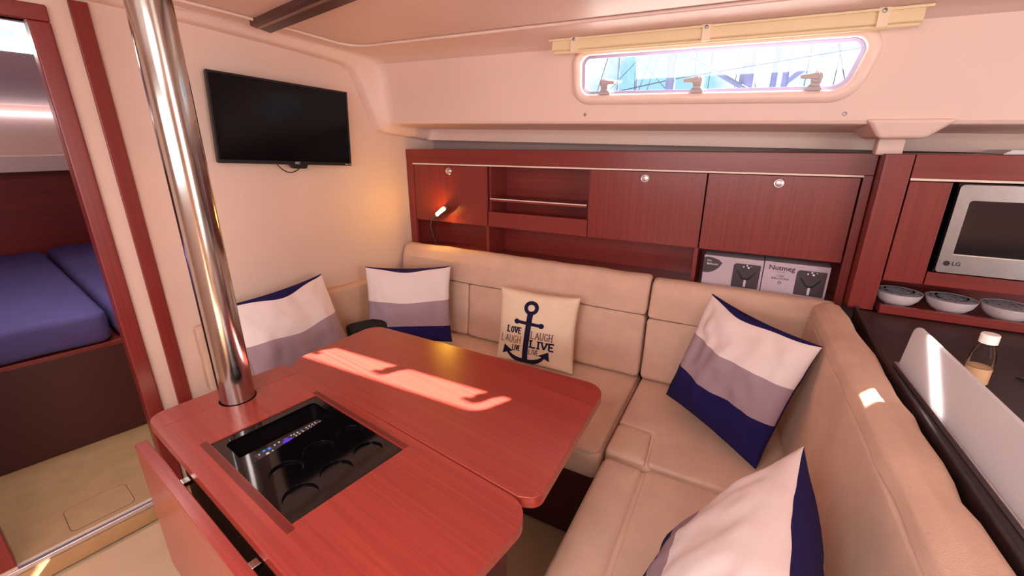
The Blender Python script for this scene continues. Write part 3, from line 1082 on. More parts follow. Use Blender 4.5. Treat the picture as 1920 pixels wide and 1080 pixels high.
def pillow_fn(a, b, T, seed, pull=0.06, wr=0.006, pw=0.42, back=1.0):
    def fn(u, v, side):
        x = a * u * (1 - pull * (1 - v * v))
        z = b * v * (1 - pull * (1 - u * u))
        h = T * (max(0, (1 - u ** 2)) * max(0, (1 - v ** 2))) ** pw
        if side > 0:
            h *= back
        e = min(1.0, 4 * (1 - max(abs(u), abs(v))))
        w = wr * (noise.noise(Vector((x * 12 + seed, z * 7, seed * 1.7 + side))) + 0.6 * noise.noise(Vector((x * 26, z * 17 + seed, seed + side * 3)))) * (0.35 + 0.65 * e)
        edge = 0.004 * noise.noise(Vector((x * 18, z * 18, seed))) * (1 - e)
        return Vector((x, side * (h + w * e) + edge, z))
    return fn


def pillow(label, pos, ang, a, b, T, stripes, seed, mats, name='throw_pillow', group=None, wr=0.006, N=40, top=0.0, pw=0.42, back=1.0):
    """stripes: (height, sag) of each colour change, from the top down; top: how far the back cloth rolls over the top edge"""
    fn = pillow_fn(a, b, T, seed, wr=wr, pw=pw, back=back)
    X = Matrix.Translation(pos) @ prot(*ang)
    grid = [math.sin(math.pi / 2 * (-1 + 2 * k / N)) for k in range(N + 1)]
    keys = [(-1.0, 0.0)] + sorted((g, c) for g, c in stripes) + ([(0.985, -top)] if top else []) + [(1.0, 0.0)]
    rows = []
    for (g0, c0), (g1, c1) in zip(keys[:-1], keys[1:]):
        k = max(2, int((g1 - g0) * N / 1.7)) if g1 < 1 or not top else 3
        for i in range(k):
            t = i / k
            if g0 == -1.0:
                t = 1 - math.cos(math.pi / 2 * t)
            elif g1 == 1.0:
                t = math.sin(math.pi / 2 * t)
            rows.append((g0 + (g1 - g0) * t, c0 + (c1 - c0) * t))
    rows.append((1.0, 0.0))
    rnd = random.Random(seed)
    ph = rnd.random() * 6
    v, f, mi = [], [], []
    nr = len(rows)
    for side in (-1, 1):
        off = len(v)
        for g, c in rows:
            for u in grid:
                vv_ = g + c * (1 - u * u) * (1 + 0.35 * math.sin(5 * u + ph))
                v.append(X @ fn(u, max(-1, min(1, vv_)), side))
        for j in range(nr - 1):
            gm = (rows[j][0] + rows[j + 1][0]) / 2
            k = sum(1 for g, c in stripes if gm < g)
            if (top and gm > 0.985) or side > 0:
                k = len(mats) - 1
            for i in range(N):
                q = [off + j * (N + 1) + i, off + j * (N + 1) + i + 1, off + (j + 1) * (N + 1) + i + 1, off + (j + 1) * (N + 1) + i]
                f.append(tuple(q) if side < 0 else tuple(q[::-1]))
                mi.append(k)
    me = bpy.data.meshes.new(name)
    me.from_pydata([tuple(p) for p in v], [], f)
    for p, i in zip(me.polygons, mi):
        p.material_index = i
        p.use_smooth = True
    bm = bmesh.new()
    bm.from_mesh(me)
    bmesh.ops.remove_doubles(bm, verts=bm.verts, dist=0.0003)
    bm.to_mesh(me)
    bm.free()
    o = link(name, me, mats)
    tag(o, label, 'pillow', group)
    return o, X, fn


SM = ['white_cloth', 'grey_cloth', 'navy_cloth']
G = 'striped throw pillows on the settee'
pillow('striped pillow leaning on the bulkhead right beside the steel post', (-1.672, 1.058, 0.668), (R(80), R(22), R(-5)), 0.216, 0.205, 0.062, [(0.10, -0.10), (-0.90, -0.04)], 3, SM, group=G, wr=0.012, top=0.13)
pillow('striped pillow in the forward corner behind the black bag', (-1.482, 1.575, 0.663), (R(35), R(13), R(1)), 0.214, 0.198, 0.062, [(0.14, -0.05), (-0.55, 0.0)], 7, SM, group=G, wr=0.010, top=0.07)
pillow('striped pillow with a wide navy band in the aft corner of the settee', (0.010, 1.545, 0.690), (R(-38), R(18), R(4)), 0.212, 0.220, 0.070, [(0.30, -0.04), (-0.30, -0.06)], 11, SM, group=G, wr=0.020, top=0.07)
pillow('striped pillow on the aft seat cushion against the galley backrest', (0.022, 0.735, 0.680), (R(-97), R(31), R(-3)), 0.215, 0.222, 0.060, [(-0.20, -0.02), (-0.54, -0.02)], 15, SM, group=G, wr=0.011, pw=0.55, back=2.8)
ap, AX, afn = pillow('cream canvas pillow printed with a navy anchor and words', (-0.806, 1.675, 0.635), (R(4.5), R(9), R(0.5)), 0.192, 0.178, 0.05, [], 21,
                     ['canvas'], name='anchor_pillow', wr=0.003, N=44, pw=0.33)


# flat print that follows the canvas
def print_mesh(name, polys, mat, sub=3):
    """polys: list of convex quads/triangles in pillow coordinates (-1..1)"""
    bm = bmesh.new()
    for p in polys:
        vs_ = [bm.verts.new((q[0], q[1], 0)) for q in p]
        bm.faces.new(vs_)
    for _ in range(sub):
        ed = [e for e in bm.edges if e.calc_length() > 0.035]
        if ed:
            bmesh.ops.subdivide_edges(bm, edges=ed, cuts=1, use_grid_fill=True)
    bmesh.ops.triangulate(bm, faces=bm.faces)
    for v in bm.verts:
        w = afn(min(0.97, v.co.x + 0.045 + 0.058 * (v.co.y + 0.8)), v.co.y, -1) + Vector((0, -0.0016, 0))
        v.co = AX @ w
    me = bpy.data.meshes.new(name)
    bm.to_mesh(me)
    bm.free()
    for p in me.polygons:
        p.use_smooth = True
    return link(name, me, mat, ap)


def quad(x0, y0, x1, y1, w):
    d = Vector((x1 - x0, y1 - y0))
    nn = Vector((-d.y, d.x)).normalized() * w / 2
    return [(x0 + nn.x, y0 + nn.y), (x0 - nn.x, y0 - nn.y), (x1 - nn.x, y1 - nn.y), (x1 + nn.x, y1 + nn.y)]


def ring(cx, cy, r0, r1, n=24, a0=0, a1=2 * math.pi):
    out = []
    for k in range(n):
        t0, t1 = a0 + (a1 - a0) * k / n, a0 + (a1 - a0) * (k + 1) / n
        out.append([(cx + r0 * math.cos(t0), cy + r0 * math.sin(t0)), (cx + r1 * math.cos(t0), cy + r1 * math.sin(t0)),
                    (cx + r1 * math.cos(t1), cy + r1 * math.sin(t1)), (cx + r0 * math.cos(t1), cy + r0 * math.sin(t1))])
    return out


def disc(cx, cy, r, n=14):
    return [[(cx, cy), (cx + r * math.cos(2 * math.pi * k / n), cy + r * math.sin(2 * math.pi * k / n)),
             (cx + r * math.cos(2 * math.pi * (k + 1) / n), cy + r * math.sin(2 * math.pi * (k + 1) / n))] for k in range(n)]


AC = -0.22       # anchor axis
anch = ring(AC, 0.62, 0.09, 0.19) + [quad(AC, 0.46, AC - 0.01, -0.90, 0.15)]
anch += [quad(AC - 0.32, 0.20, AC + 0.32, 0.18, 0.09)] + disc(AC - 0.33, 0.20, 0.074) + disc(AC + 0.33, 0.18, 0.074)
# flukes: a tapered arc and arrow heads
for k in range(16):
    def arc_pt(t, r):
        ang = R(205) + (R(335) - R(205)) * t
        return (AC + r[0] * math.cos(ang), -0.42 + r[1] * math.sin(ang))
    t0, t1 = k / 16, (k + 1) / 16
    th0 = 0.10 * math.sin(math.pi * t0) + 0.03
    th1 = 0.10 * math.sin(math.pi * t1) + 0.03
    anch.append([arc_pt(t0, (0.56 - th0, 0.56 - th0)), arc_pt(t0, (0.58, 0.60)), arc_pt(t1, (0.58, 0.60)), arc_pt(t1, (0.56 - th1, 0.56 - th1))])
for s in (-1, 1):
    anch.append([(AC + s * 0.60, -0.50), (AC + s * 0.63, -0.78), (AC + s * 0.50, -0.72)])
    anch.append([(AC + s * 0.60, -0.50), (AC + s * 0.50, -0.72), (AC + s * 0.34, -0.66)])
print_mesh('anchor_print', anch, 'ink')

# small stroke alphabet with optional slab serifs
GL = {'L': ([(0, 1, 0, 0), (0, 0, 0.8, 0)], [(0, 1), (0, 0)]),
      'I': ([(0.15, 1, 0.15, 0)], [(0.15, 1), (0.15, 0)]),
      'V': ([(0, 1, 0.45, 0), (0.45, 0, 0.9, 1)], [(0, 1), (0.9, 1)]),
      'E': ([(0, 1, 0, 0), (0, 1, 0.75, 1), (0, 0.52, 0.6, 0.52), (0, 0, 0.75, 0)], []),
      'A': ([(0, 0, 0.45, 1), (0.45, 1, 0.9, 0), (0.18, 0.36, 0.72, 0.36)], [(0, 0), (0.9, 0)]),
      'H': ([(0, 1, 0, 0), (0.75, 1, 0.75, 0), (0, 0.5, 0.75, 0.5)], [(0, 1), (0, 0), (0.75, 1), (0.75, 0)]),
      'U': ([(0, 1, 0, 0.3), (0, 0.3, 0.15, 0.05), (0.15, 0.05, 0.37, 0), (0.37, 0, 0.6, 0.05), (0.6, 0.05, 0.75, 0.3), (0.75, 0.3, 0.75, 1)], [(0, 1), (0.75, 1)]),
      'G': ([(0.8, 0.82, 0.6, 0.98), (0.6, 0.98, 0.3, 0.98), (0.3, 0.98, 0.06, 0.72), (0.06, 0.72, 0.06, 0.28), (0.06, 0.28, 0.3, 0.02), (0.3, 0.02, 0.6, 0.02),
             (0.6, 0.02, 0.8, 0.2), (0.8, 0.2, 0.8, 0.46), (0.8, 0.46, 0.5, 0.46)], []),
      'O': ([(0.42 + 0.38 * math.cos(2 * math.pi * k / 12), 0.5 + 0.5 * math.sin(2 * math.pi * k / 12), 0.42 + 0.38 * math.cos(2 * math.pi * (k + 1) / 12), 0.5 + 0.5 * math.sin(2 * math.pi * (k + 1) / 12)) for k in range(12)], [])}
WD = {'L': 0.8, 'I': 0.3, 'V': 0.9, 'E': 0.75, 'A': 0.9, 'H': 0.75, 'U': 0.75, 'G': 0.85, 'O': 0.84}


def word(name, s, x0, y0, w, h, stroke, mat, serif=0.0, slope=-0.0):
    gap = 0.34
    tot = sum(WD[c] for c in s) + gap * (len(s) - 1)
    k = w / tot
    x = x0
    out = []
    for c in s:
        st, se = GL[c]
        for a, b, cc, d in st:
            out.append(quad(x + a * k, y0 + b * h, x + cc * k, y0 + d * h, stroke))
        if serif:
            for sx, sy in se:
                out.append(quad(x + sx * k - serif, y0 + sy * h, x + sx * k + serif, y0 + sy * h, stroke * 0.8))
        x += (WD[c] + gap) * k
    print_mesh(name, out, mat, sub=2)


word('printed_word', 'LOVE', -0.78, -0.13, 0.38, 0.16, 0.036, 'ink', 0.035)
word('printed_word', 'LAUGH', -0.93, -0.42, 0.54, 0.21, 0.018, 'ink_brown')
word('printed_word', 'LIVE', -0.58, -0.63, 0.20, 0.15, 0.024, 'ink', 0.014)
word('printed_word', 'LAUGH', -0.11, -0.20, 0.54, 0.19, 0.024, 'ink_brown', 0.022)
word('printed_word', 'LIVE', -0.10, -0.455, 0.60, 0.19, 0.046, 'ink', 0.045)
word('printed_word', 'LIVE', -0.12, -0.67, 0.24, 0.15, 0.020, 'ink_brown', 0.014)

# ================================================================== BLACK BAG
bag = empty('carry_bag', (-1.70, 1.45, SZ), 'black nylon zipped bag lying between the two forward pillows', 'bag')
BG = frame((-1.612, 1.300, SZ + 0.010), (0.45, 0.893, 0.0), (-0.893, 0.45, 0), (0, 0, 1))
cushion('bag_body', rpoly([(-0.005, 0.0), (0.195, 0.0), (0.195, 0.075), (-0.005, 0.075)], 0.03), 0.0, 0.132, 'black_fabric', bag, r=0.028, T=BG, puff=0.006, wr=0.004)
cushion('bag_flap', rpoly([(-0.008, -0.005), (0.198, -0.005), (0.198, 0.078), (-0.008, 0.078)], 0.03), 0.099, 0.147, 'black_fabric', bag, r=0.016, T=BG, puff=0.006, wr=0.003)
tube('zip', [(0.02, -0.005, 0.08), (0.10, -0.0055, 0.081), (0.175, -0.005, 0.08)], 0.002, 'black_plastic', bag, 6, BG)

# ================================================================== TELEVISION
TVF = BF @ frame((sb(1.268), 0.055, 1.525), (math.cos(R(3.2)), 0, -math.sin(R(3.2))), (0, 1, 0), (math.sin(R(3.2)), 0, math.cos(R(3.2))))
tv = empty('television', tuple(TVF @ Vector((0, 0, -0.165))), 'black flat television mounted on the forward bulkhead', 'television')
w2, h2 = 0.287, 0.164
box('tv_body', -w2 + 0.002, w2 - 0.002, -0.022, -0.004, -h2 + 0.002, h2 - 0.002, 'black_plastic', tv, TVF, 0.003)
VF = TVF @ frame((0, 0, 0), (1, 0, 0), (0, 0, 1), (0, -1, 0))
prism('bezel', [(-w2, -h2), (w2, -h2), (w2, h2), (-w2, h2)], -0.004, 0.005, 'black_plastic', tv, VF, holes=[[(-w2 + 0.008, -h2 + 0.014), (w2 - 0.008, -h2 + 0.014), (w2 - 0.008, h2 - 0.008), (-w2 + 0.008, h2 - 0.008)]], bevel=0.001)
box('screen', -w2 + 0.007, w2 - 0.007, -0.004, 0.0005, -h2 + 0.013, h2 - 0.007, 'screen', tv, TVF)
box('wall_bracket', -0.06, 0.06, -0.054, -0.021, -0.06, 0.06, 'black_plastic', tv, TVF, 0.003)
recv = prism('receiver', rpoly([(-0.006, -h2 - 0.016), (0.052, -h2 - 0.016), (0.062, -h2 + 0.002), (-0.020, -h2 + 0.002)], [0.01, 0.006, 0, 0], 4), -0.02, 0.004, 'black_plastic', tv, VF, bevel=0.001)
lathe('standby_light', [(0.0, 0), (0.003, 0), (0.002, 0.001), (0.0, 0.0012)], (0, 0, 0), 'led_red', recv, 10, T=TVF @ Matrix.Translation((0.024, 0.0042, -h2 - 0.006)) @ Matrix.Rotation(R(-90), 4, 'X'))
TXM = TVF @ frame((0, 0.0055, 0), (1, 0, 0), (0, 0, 1), (0, 1, 0))
text('brand_print', 'JVC', 0.0135, TXM @ Matrix.Translation((0.022, -h2 + 0.0065, 0)), 'print_white', tv, depth=0.0003, bold=0.0003)
text('model_print', 'Roku TV', 0.0085, TXM @ Matrix.Translation((w2 - 0.018, -h2 + 0.006, 0)), 'print_white', tv, depth=0.0003)
cable = []
for k in range(17):
    t = k / 16
    cable.append(TVF @ Vector((-0.062 + 0.125 * t, -0.014 + 0.004 * math.sin(6 * t), -h2 + 0.006 - 0.042 * math.sin(math.pi * t) ** 0.8 * (1.12 - 0.35 * t))))
tube('power_cable', cable, 0.0022, 'black_plastic', tv, 8)

# ================================================================== LOCKERS ON THE HULL SIDE
CY = 1.92
CW = empty('wall_locker', (-0.7, CY, 0.88), 'red mahogany wall locker unit with three doors and an open cubby', 'cabinet')
XL = xb(CY) + 0.004
box('top_rail', XL, 0.325, CY, CY + 0.022, 1.345, 1.417, 'wood_x', CW, bevel=0.002)
box('top_board', XL, 0.325, CY + 0.022, 2.125, 1.395, 1.417, 'wood_x', CW, bevel=0.002)
box('metal_strip', -1.70, 0.298, CY - 0.0025, CY + 0.006, 1.3385, 1.3455, 'white_strip', CW, bevel=0.001)
box('stile', XL, -1.703, CY, CY + 0.022, 0.86, 1.345, 'wood_z', CW, bevel=0.002)
box('stile', 0.297, 0.325, CY, CY + 0.022, 0.86, 1.345, 'wood_z', CW, bevel=0.002)
box('side_panel', sb(CY + 0.022), sb(2.092), 0.001, 0.014, 0.878, 1.395, 'wood_z', CW, BF)
box('inner_back', -1.712, 0.325, 2.095, 2.112, 0.86, 1.395, 'wood_x', CW)
box('niche_floor', XL, 0.325, CY + 0.002, 2.095, 0.86, 0.878, 'wood_x', CW)
box('niche_ceiling', XL, 0.325, CY + 0.022, 2.095, 1.045, 1.058, 'wood_x', CW)
for x in (-1.222, -0.198):
    box('divider', x - 0.008, x + 0.008, CY + 0.004, 2.095, 0.878, 1.038, 'wood_z', CW, bevel=0.001)
for x in (-1.212, -0.678):
    box('divider', x - 0.007, x + 0.007, CY + 0.020, 2.095, 1.058, 1.395, 'wood_z', CW)
box('cubby_fascia', -1.214, -0.677, CY, CY + 0.018, 1.036, 1.114, 'wood_x', CW, bevel=0.0015)
sh = box('cubby_shelf', -1.204, -0.686, CY + 0.006, 2.094, 1.168, 1.178, 'wood_x', CW, bevel=0.001)
box('shelf_edge', -1.204, -0.686, CY + 0.002, CY + 0.008, 1.1775, 1.182, 'white_strip', sh)
for k, (x0, x1, kx) in enumerate([(-1.698, -1.221, -1.455), (-0.674, -0.194, -0.432), (-0.189, 0.292, 0.054)]):
    d = box('door', x0, x1, CY, CY + 0.018, 1.036, 1.336, 'wood_z', CW, bevel=0.0015)
    kn = lathe('knob', [(0.0, 0), (0.0185, 0), (0.0185, 0.003), (0.0165, 0.005), (0.0145, 0.004), (0.0145, 0.0025), (0.0135, 0.0025), (0.0128, 0.006), (0.010, 0.0075), (0.0, 0.008)],
               (0, 0, 0), 'alu', d, 28, T=Matrix.Translation((kx, CY - 0.0003, 1.309)) @ Matrix.Rotation(R(90), 4, 'X'))

# reading lamp on a gooseneck, rising from the niche in front of the first door
lamp = empty('reading_lamp', (-1.585, 1.945, 0.878), 'small lit gooseneck reading lamp above the long backrest', 'lamp')
lathe('lamp_base', [(0.0, 0), (0.02, 0), (0.02, 0.006), (0.006, 0.012), (0.0, 0.012)], (-1.585, 1.945, 0.878), 'steel_brushed', lamp, 20)
tube('gooseneck', [(-1.585, 1.945, 0.888), (-1.592, 1.925, 0.96), (-1.586, 1.902, 1.01), (-1.562, 1.887, 1.045), (-1.525, 1.88, 1.072)], 0.0038, 'steel_brushed', lamp, 10)
hd = Vector((-1.525, 1.88, 1.072))
hv = Vector((0.088, -0.004, 0.060)).normalized()
head = tube('lamp_head', [hd - hv * 0.004, hd, hd + hv * 0.02, hd + hv * 0.09, hd + hv * 0.098], [0.004, 0.008, 0.0125, 0.0125, 0.007], 'steel_brushed', lamp, 14)
hn = hv.cross(Vector((0, 1, 0))).normalized()
HFm = frame(hd, hv, Vector((0, 1, 0)).cross(hv).cross(hv).normalized() if False else hv.cross(Vector((0, 0, 1))).cross(hv).normalized(), hv.cross(Vector((0, 0, 1))).normalized())
prism('lamp_diffuser', rpoly([(0.016, -0.0085), (0.088, -0.0085), (0.088, 0.0085), (0.016, 0.0085)], 0.004, 4), 0.006, 0.0145, 'led_warm', head,
      HFm)
lp = bpy.data.lights.new('reading_lamp_light', 'SPOT')
lp.spot_size = R(125)
lp.spot_blend = 0.6
lp.energy = 0.4
lp.color = (1.0, 0.72, 0.30)
lp.shadow_soft_size = 0.02
lo = bpy.data.objects.new('reading_lamp_light', lp)
COL.objects.link(lo)
lo.rotation_euler = Vector((0.45, 0.10, -1.0)).to_track_quat('-Z', 'Y').to_euler()
lo.location = hd + hv * 0.055 + Vector((0.012, -0.010, -0.030))

# boxed glasses standing in the right-hand niche
def glass_box(label, x0, x1, y0, kind):
    root = empty('glassware_box', ((x0 + x1) / 2, y0 + 0.06, 0.879), label, 'box')
    z0, z1 = 0.879, 1.010
    box('carton', x0, x1, y0, y0 + 0.12, z0, z1, 'card', root, bevel=0.0012)
    BFc = frame((x0, y0 - 0.0006, z0), (1, 0, 0), (0, 0, 1), (0, -1, 0))
    W, H = x1 - x0, z1 - z0
    wx0, wx1 = W * 0.52, W * 0.965
    win = prism('carton_window', rpoly([(wx0, 0.012), (wx1, 0.012), (wx1, H * 0.84), (wx0, H * 0.84)], [0.004, 0.004, 0.004, 0.012], 5), 0.0, 0.0008, 'card_dark', root, BFc)
    cx = (wx0 + wx1) / 2
    # pictured balloon glass
    bowl = [(cx - 0.036, H * 0.62), (cx - 0.012, H * 0.34), (cx + 0.012, H * 0.34), (cx + 0.036, H * 0.62), (cx + 0.031, H * 0.62), (cx + 0.009, H * 0.40), (cx - 0.009, H * 0.40), (cx - 0.031, H * 0.62)]
    prism('glass_picture', bowl, 0.0008, 0.0012, 'black_plastic', win, BFc)
    box('stem_picture', cx - 0.004, cx + 0.004, H * 0.12, H * 0.34, 0.0008, 0.0013, 'card_light', win, BFc)
    for dx, dz, r in [(-0.012, 0.75, 0.003), (0.0, 0.80, 0.003), (0.006, 0.735, 0.004), (0.016, 0.79, 0.002)]:
        prism('glint_picture', circle(cx + dx, H * dz, r, 10), 0.0008, 0.0013, 'print_white', win, BFc)
    if kind == 0:
        leafp = [(0.0, H * 0.42)] + [(0.004 + 0.066 * t, H * (0.42 + 0.52 * (t ** 0.55) * 0.5)) for t in [k / 10 for k in range(1, 10)]] + [(0.074, H * 0.76)] + \
                [(0.004 + 0.066 * t, H * (0.93 - 0.16 * t ** 2.2)) for t in [1 - k / 10 for k in range(1, 10)]] + [(0.0, H * 0.94)]
        leafp = [(0.001, H * 0.44), (0.02, H * 0.44), (0.04, H * 0.50), (0.058, H * 0.62), (0.070, H * 0.78), (0.058, H * 0.87), (0.036, H * 0.93), (0.014, H * 0.95), (0.001, H * 0.93)]
        prism('dark_emblem', leafp, 0.0, 0.0007, 'card_dark', root, BFc)
        text('printed_text', 'Gin', 0.012, BFc @ Matrix.Translation((0.012, H * 0.83, 0.0010)), 'print_white', root, 'LEFT', 0.0002)
        text('printed_text', 'Balloons', 0.0125, BFc @ Matrix.Translation((0.012, H * 0.73, 0.0010)), 'print_white', root, 'LEFT', 0.0002)
    else:
        text('printed_text', 'Nutmeg', 0.027, BFc @ Matrix.Translation((W * 0.28, H * 0.83, 0.0004)), 'card_text', root, depth=0.0002, bold=0.0003)
        text('printed_text', 'HOME', 0.007, BFc @ Matrix.Translation((W * 0.28, H * 0.71, 0.0004)), 'card_text', root, depth=0.0002, spacing=1.6)
        text('printed_text', '2 Gin', 0.011, BFc @ Matrix.Translation((W * 0.28, H * 0.60, 0.0004)), 'card_text', root, depth=0.0002)
        text('printed_text', 'BALLOONS', 0.0115, BFc @ Matrix.Translation((W * 0.28, H * 0.51, 0.0004)), 'card_text', root, depth=0.0002)
        prism('round_mark', circle(W * 0.28, H * 0.39, 0.006, 16), 0.0, 0.0005, 'card_dark', root, BFc, holes=[circle(W * 0.28, H * 0.39, 0.004, 16)[::-1]])


glass_box('pale box of balloon glasses with a dark leaf shaped emblem', -0.163, 0.054, 1.935, 0)
glass_box('pale box of balloon glasses lettered with its maker name', 0.057, 0.272, 1.940, 1)

# ================================================================== GALLEY
GY = 1.835
gal = empty('galley_locker', (0.9, GY, 0.902), 'red mahogany galley locker holding the microwave above a bowl shelf', 'cabinet')
box('corner_stile', 0.327, 0.399, GY, GY + 0.02, 0.902, 1.417, 'wood_z', gal, bevel=0.002)
box('side_panel', 0.327, 0.341, GY + 0.02, 2.09, 0.902, 1.417, 'wood_z', gal)
box('top_rail', 0.402, 1.75, GY, GY + 0.02, 1.345, 1.417, 'wood_x', gal, bevel=0.002)
box('metal_strip', 0.402, 1.75, GY - 0.0025, GY + 0.006, 1.3385, 1.3455, 'white_strip', gal, bevel=0.001)
box('top_board', 0.341, 1.75, GY + 0.02, 2.09, 1.395, 1.417, 'wood_x', gal)
box('front_panel', 0.403, 0.505, GY, GY + 0.02, 1.012, 1.336, 'wood_z', gal, bevel=0.002)
box('lower_rail', 0.508, 1.75, GY, GY + 0.02, 1.012, 1.056, 'wood_x', gal, bevel=0.002)
box('inner_back', 0.341, 1.75, 2.09, 2.105, 0.902, 1.395, 'wood_x', gal)
box('niche_ceiling', 0.341, 1.75, GY + 0.02, 2.09, 1.012, 1.024, 'dark_wood', gal)
box('bowl_shelf', 0.41, 1.75, GY - 0.005, 2.09, 0.903, 0.912, 'wood_x', gal)
box('shelf_fiddle', 0.41, 1.75, GY - 0.022, GY - 0.006, 0.903, 0.932, 'wood_x', gal, bevel=0.002)
box('locker_end', 1.75, 1.77, GY, 2.09, 0.902, 1.417, 'wood_z', gal)

mw = empty('microwave_oven', (0.75, GY, 1.058), 'stainless steel microwave oven with a dark glass door', 'microwave')
box('oven_body', 0.520, 0.99, GY + 0.004, 2.08, 1.060, 1.334, 'black_plastic', mw)
GV = frame((0.520, GY - 0.006, 1.060), (1, 0, 0), (0, 0, 1), (0, -1, 0))
WH = [(0.030, 0.060), (0.33, 0.060), (0.33, 0.226), (0.030, 0.226)]
prism('oven_front', rpoly([(0.0, 0.002), (0.47, 0.002), (0.47, 0.272), (0.0, 0.272)], 0.010, 4), -0.008, 0.008, 'steel_brushed', mw, GV, holes=[rpoly(WH, 0.008, 4)], bevel=0.003)
prism('oven_window', rpoly(WH, 0.008, 4), -0.006, 0.003, 'oven_glass', mw, GV)
prism('window_strip', [(0.030, 0.060), (0.33, 0.060), (0.33, 0.0625), (0.030, 0.0625)], 0.003, 0.0085, 'white_strip', mw, GV)
prism('brand_disc', circle(0.022, 0.032, 0.008, 20), 0.008, 0.0088, 'black_plastic', mw, GV)
text('brand_print', 'LG', 0.017, GV @ Matrix.Translation((0.034, 0.032, 0.0083)), 'black_plastic', mw, 'LEFT', 0.0003, bold=0.0004)
for k in range(3):
    for j in range(4):
        prism('keypad_button', rpoly([(0.36 + 0.03 * k, 0.06 + 0.03 * j), (0.38 + 0.03 * k, 0.06 + 0.03 * j), (0.38 + 0.03 * k, 0.075 + 0.03 * j), (0.36 + 0.03 * k, 0.075 + 0.03 * j)], 0.003, 3), 0.008, 0.0095, 'black_plastic', mw, GV)


# bowls, each with a clear glass dish nested in it
def bowl(cx, cy, z, label, glabel):
    root = empty('bowl', (cx, cy, z), label, 'bowl', 'white bowls on the galley shelf')
    R0, H0 = 0.066, 0.052
    lathe('bowl_shell', [(0.0, 0.0), (0.026, 0.0), (0.027, 0.004), (0.044, 0.014), (0.058, 0.030), (R0, H0), (R0 - 0.0025, H0), (R0 - 0.004, H0 - 0.003)], (cx, cy, z), 'china', root, 40)
    lathe('glazed_inside', [(R0 - 0.0028, H0 - 0.0005), (0.054, 0.029), (0.040, 0.015), (0.022, 0.008), (0.0, 0.007)], (cx, cy, z), 'bowl_in', root, 40)
    if glabel:
        g = lathe('glass_dish', [(0.0, 0.0), (0.020, 0.0), (0.030, 0.012), (0.042, 0.040), (0.0405, 0.040), (0.029, 0.014), (0.019, 0.003), (0.0, 0.003)], (cx, cy, z + 0.0165), 'glass', None, 32)
        tag(g, glabel, 'dish')
    return root


bowl(0.468, GY + 0.065, 0.9125, 'white bowl with blue patterned inside next to the corner stile', 'clear glass dish nested in the bowl next to the corner stile')
bowl(0.603, GY + 0.060, 0.9125, 'white bowl with blue patterned inside, middle of the three under the microwave', 'clear glass dish nested in the middle bowl')
bowl(0.738, GY + 0.055, 0.9125, 'white bowl with blue patterned inside and nothing in it', None)

# papers on top of the galley locker
pp = empty('paper_stack', (0.72, 1.95, 1.418), 'white papers lying on top of the galley locker', 'papers')
for k in range(4):
    box('sheet', 0.60 + 0.006 * k, 0.86 - 0.004 * k, 1.86 + 0.005 * k, 2.06, 1.418 + 0.003 * k, 1.4208 + 0.003 * k, 'white', pp)

# worktop, base unit and frosted screen
CZ = 0.90
ctr = empty('galley_worktop', (1.1, 0.9, CZ - 0.035), 'dark speckled galley worktop behind the aft backrest', 'worktop')
prism('worktop_slab', [(0.358, 1.833), (0.358, 1.40), (0.406, 0.55), (0.431, 0.10), (1.75, 0.10), (1.75, 1.833)][::-1], CZ - 0.035, CZ, 'counter', ctr, None, bevel=0.004)
prism('edge_band', [(0.346, 1.833), (0.346, 1.40), (0.394, 0.55), (0.418, 0.10), (0.430, 0.10), (0.405, 0.55), (0.357, 1.40), (0.357, 1.833)][::-1], CZ - 0.06, CZ + 0.012, 'counter_edge', ctr, None, bevel=0.004)
tag(prism('galley_unit', [(0.44, 1.82), (0.48, 0.12), (1.72, 0.12), (1.72, 1.82)][::-1], 0.0, CZ - 0.0355, 'wood_x', None, None, bevel=0.004), 'mahogany galley base unit under the dark worktop', 'cabinet')
pd = Vector((0.043, -0.562, 0)).normalized()
PF = frame((0.378, 1.357, CZ), pd, (0, 0, 1), pd.cross(Vector((0, 0, 1))))
scr = empty('splash_screen', tuple(PF @ Vector((0.4, 0, 0))), 'frosted white acrylic screen standing along the worktop edge', 'screen')
prism('screen_panel', rpoly([(0.0, 0.002), (1.10, 0.002), (1.10, 0.134), (0.028, 0.134)], [0.0, 0.02, 0.03, 0.035], 8), -0.004, 0.004, 'acrylic', scr, PF, bevel=0.002)
box('screen_channel', -0.012, 1.11, 0.0005, 0.014, -0.014, 0.009, 'alu', scr, PF, 0.002)

bt = empty('soap_bottle', (0.512, 1.34, CZ), 'clear plastic bottle with a white cap behind the frosted screen', 'bottle')
lathe('bottle_body', [(0.0, 0.0), (0.021, 0.0), (0.0225, 0.006), (0.0225, 0.075), (0.019, 0.092), (0.013, 0.104), (0.013, 0.110), (0.0, 0.110)], (0.512, 1.34, CZ + 0.0005), 'glass', bt, 28)
lathe('bottle_cap', [(0.0, 0.110), (0.0165, 0.110), (0.0165, 0.130), (0.015, 0.132), (0.0, 0.132)], (0.512, 1.34, CZ + 0.0015), 'cap', bt, 28)
lathe('bottle_label', [(0.0228, 0.012), (0.0229, 0.013), (0.0229, 0.05), (0.0228, 0.051)], (0.512, 1.34, CZ + 0.0005), 'label', bt, 28)
tag(tube('charging_cable', [(0.62, 1.44, CZ + 0.0038), (0.68, 1.40, CZ + 0.0038), (0.76, 1.37, CZ + 0.0038), (0.86, 1.38, CZ + 0.0038), (1.0, 1.42, CZ + 0.0038)], 0.003, 'black_plastic', None, 8),
    'thin black cable trailing across the dark worktop', 'cable')

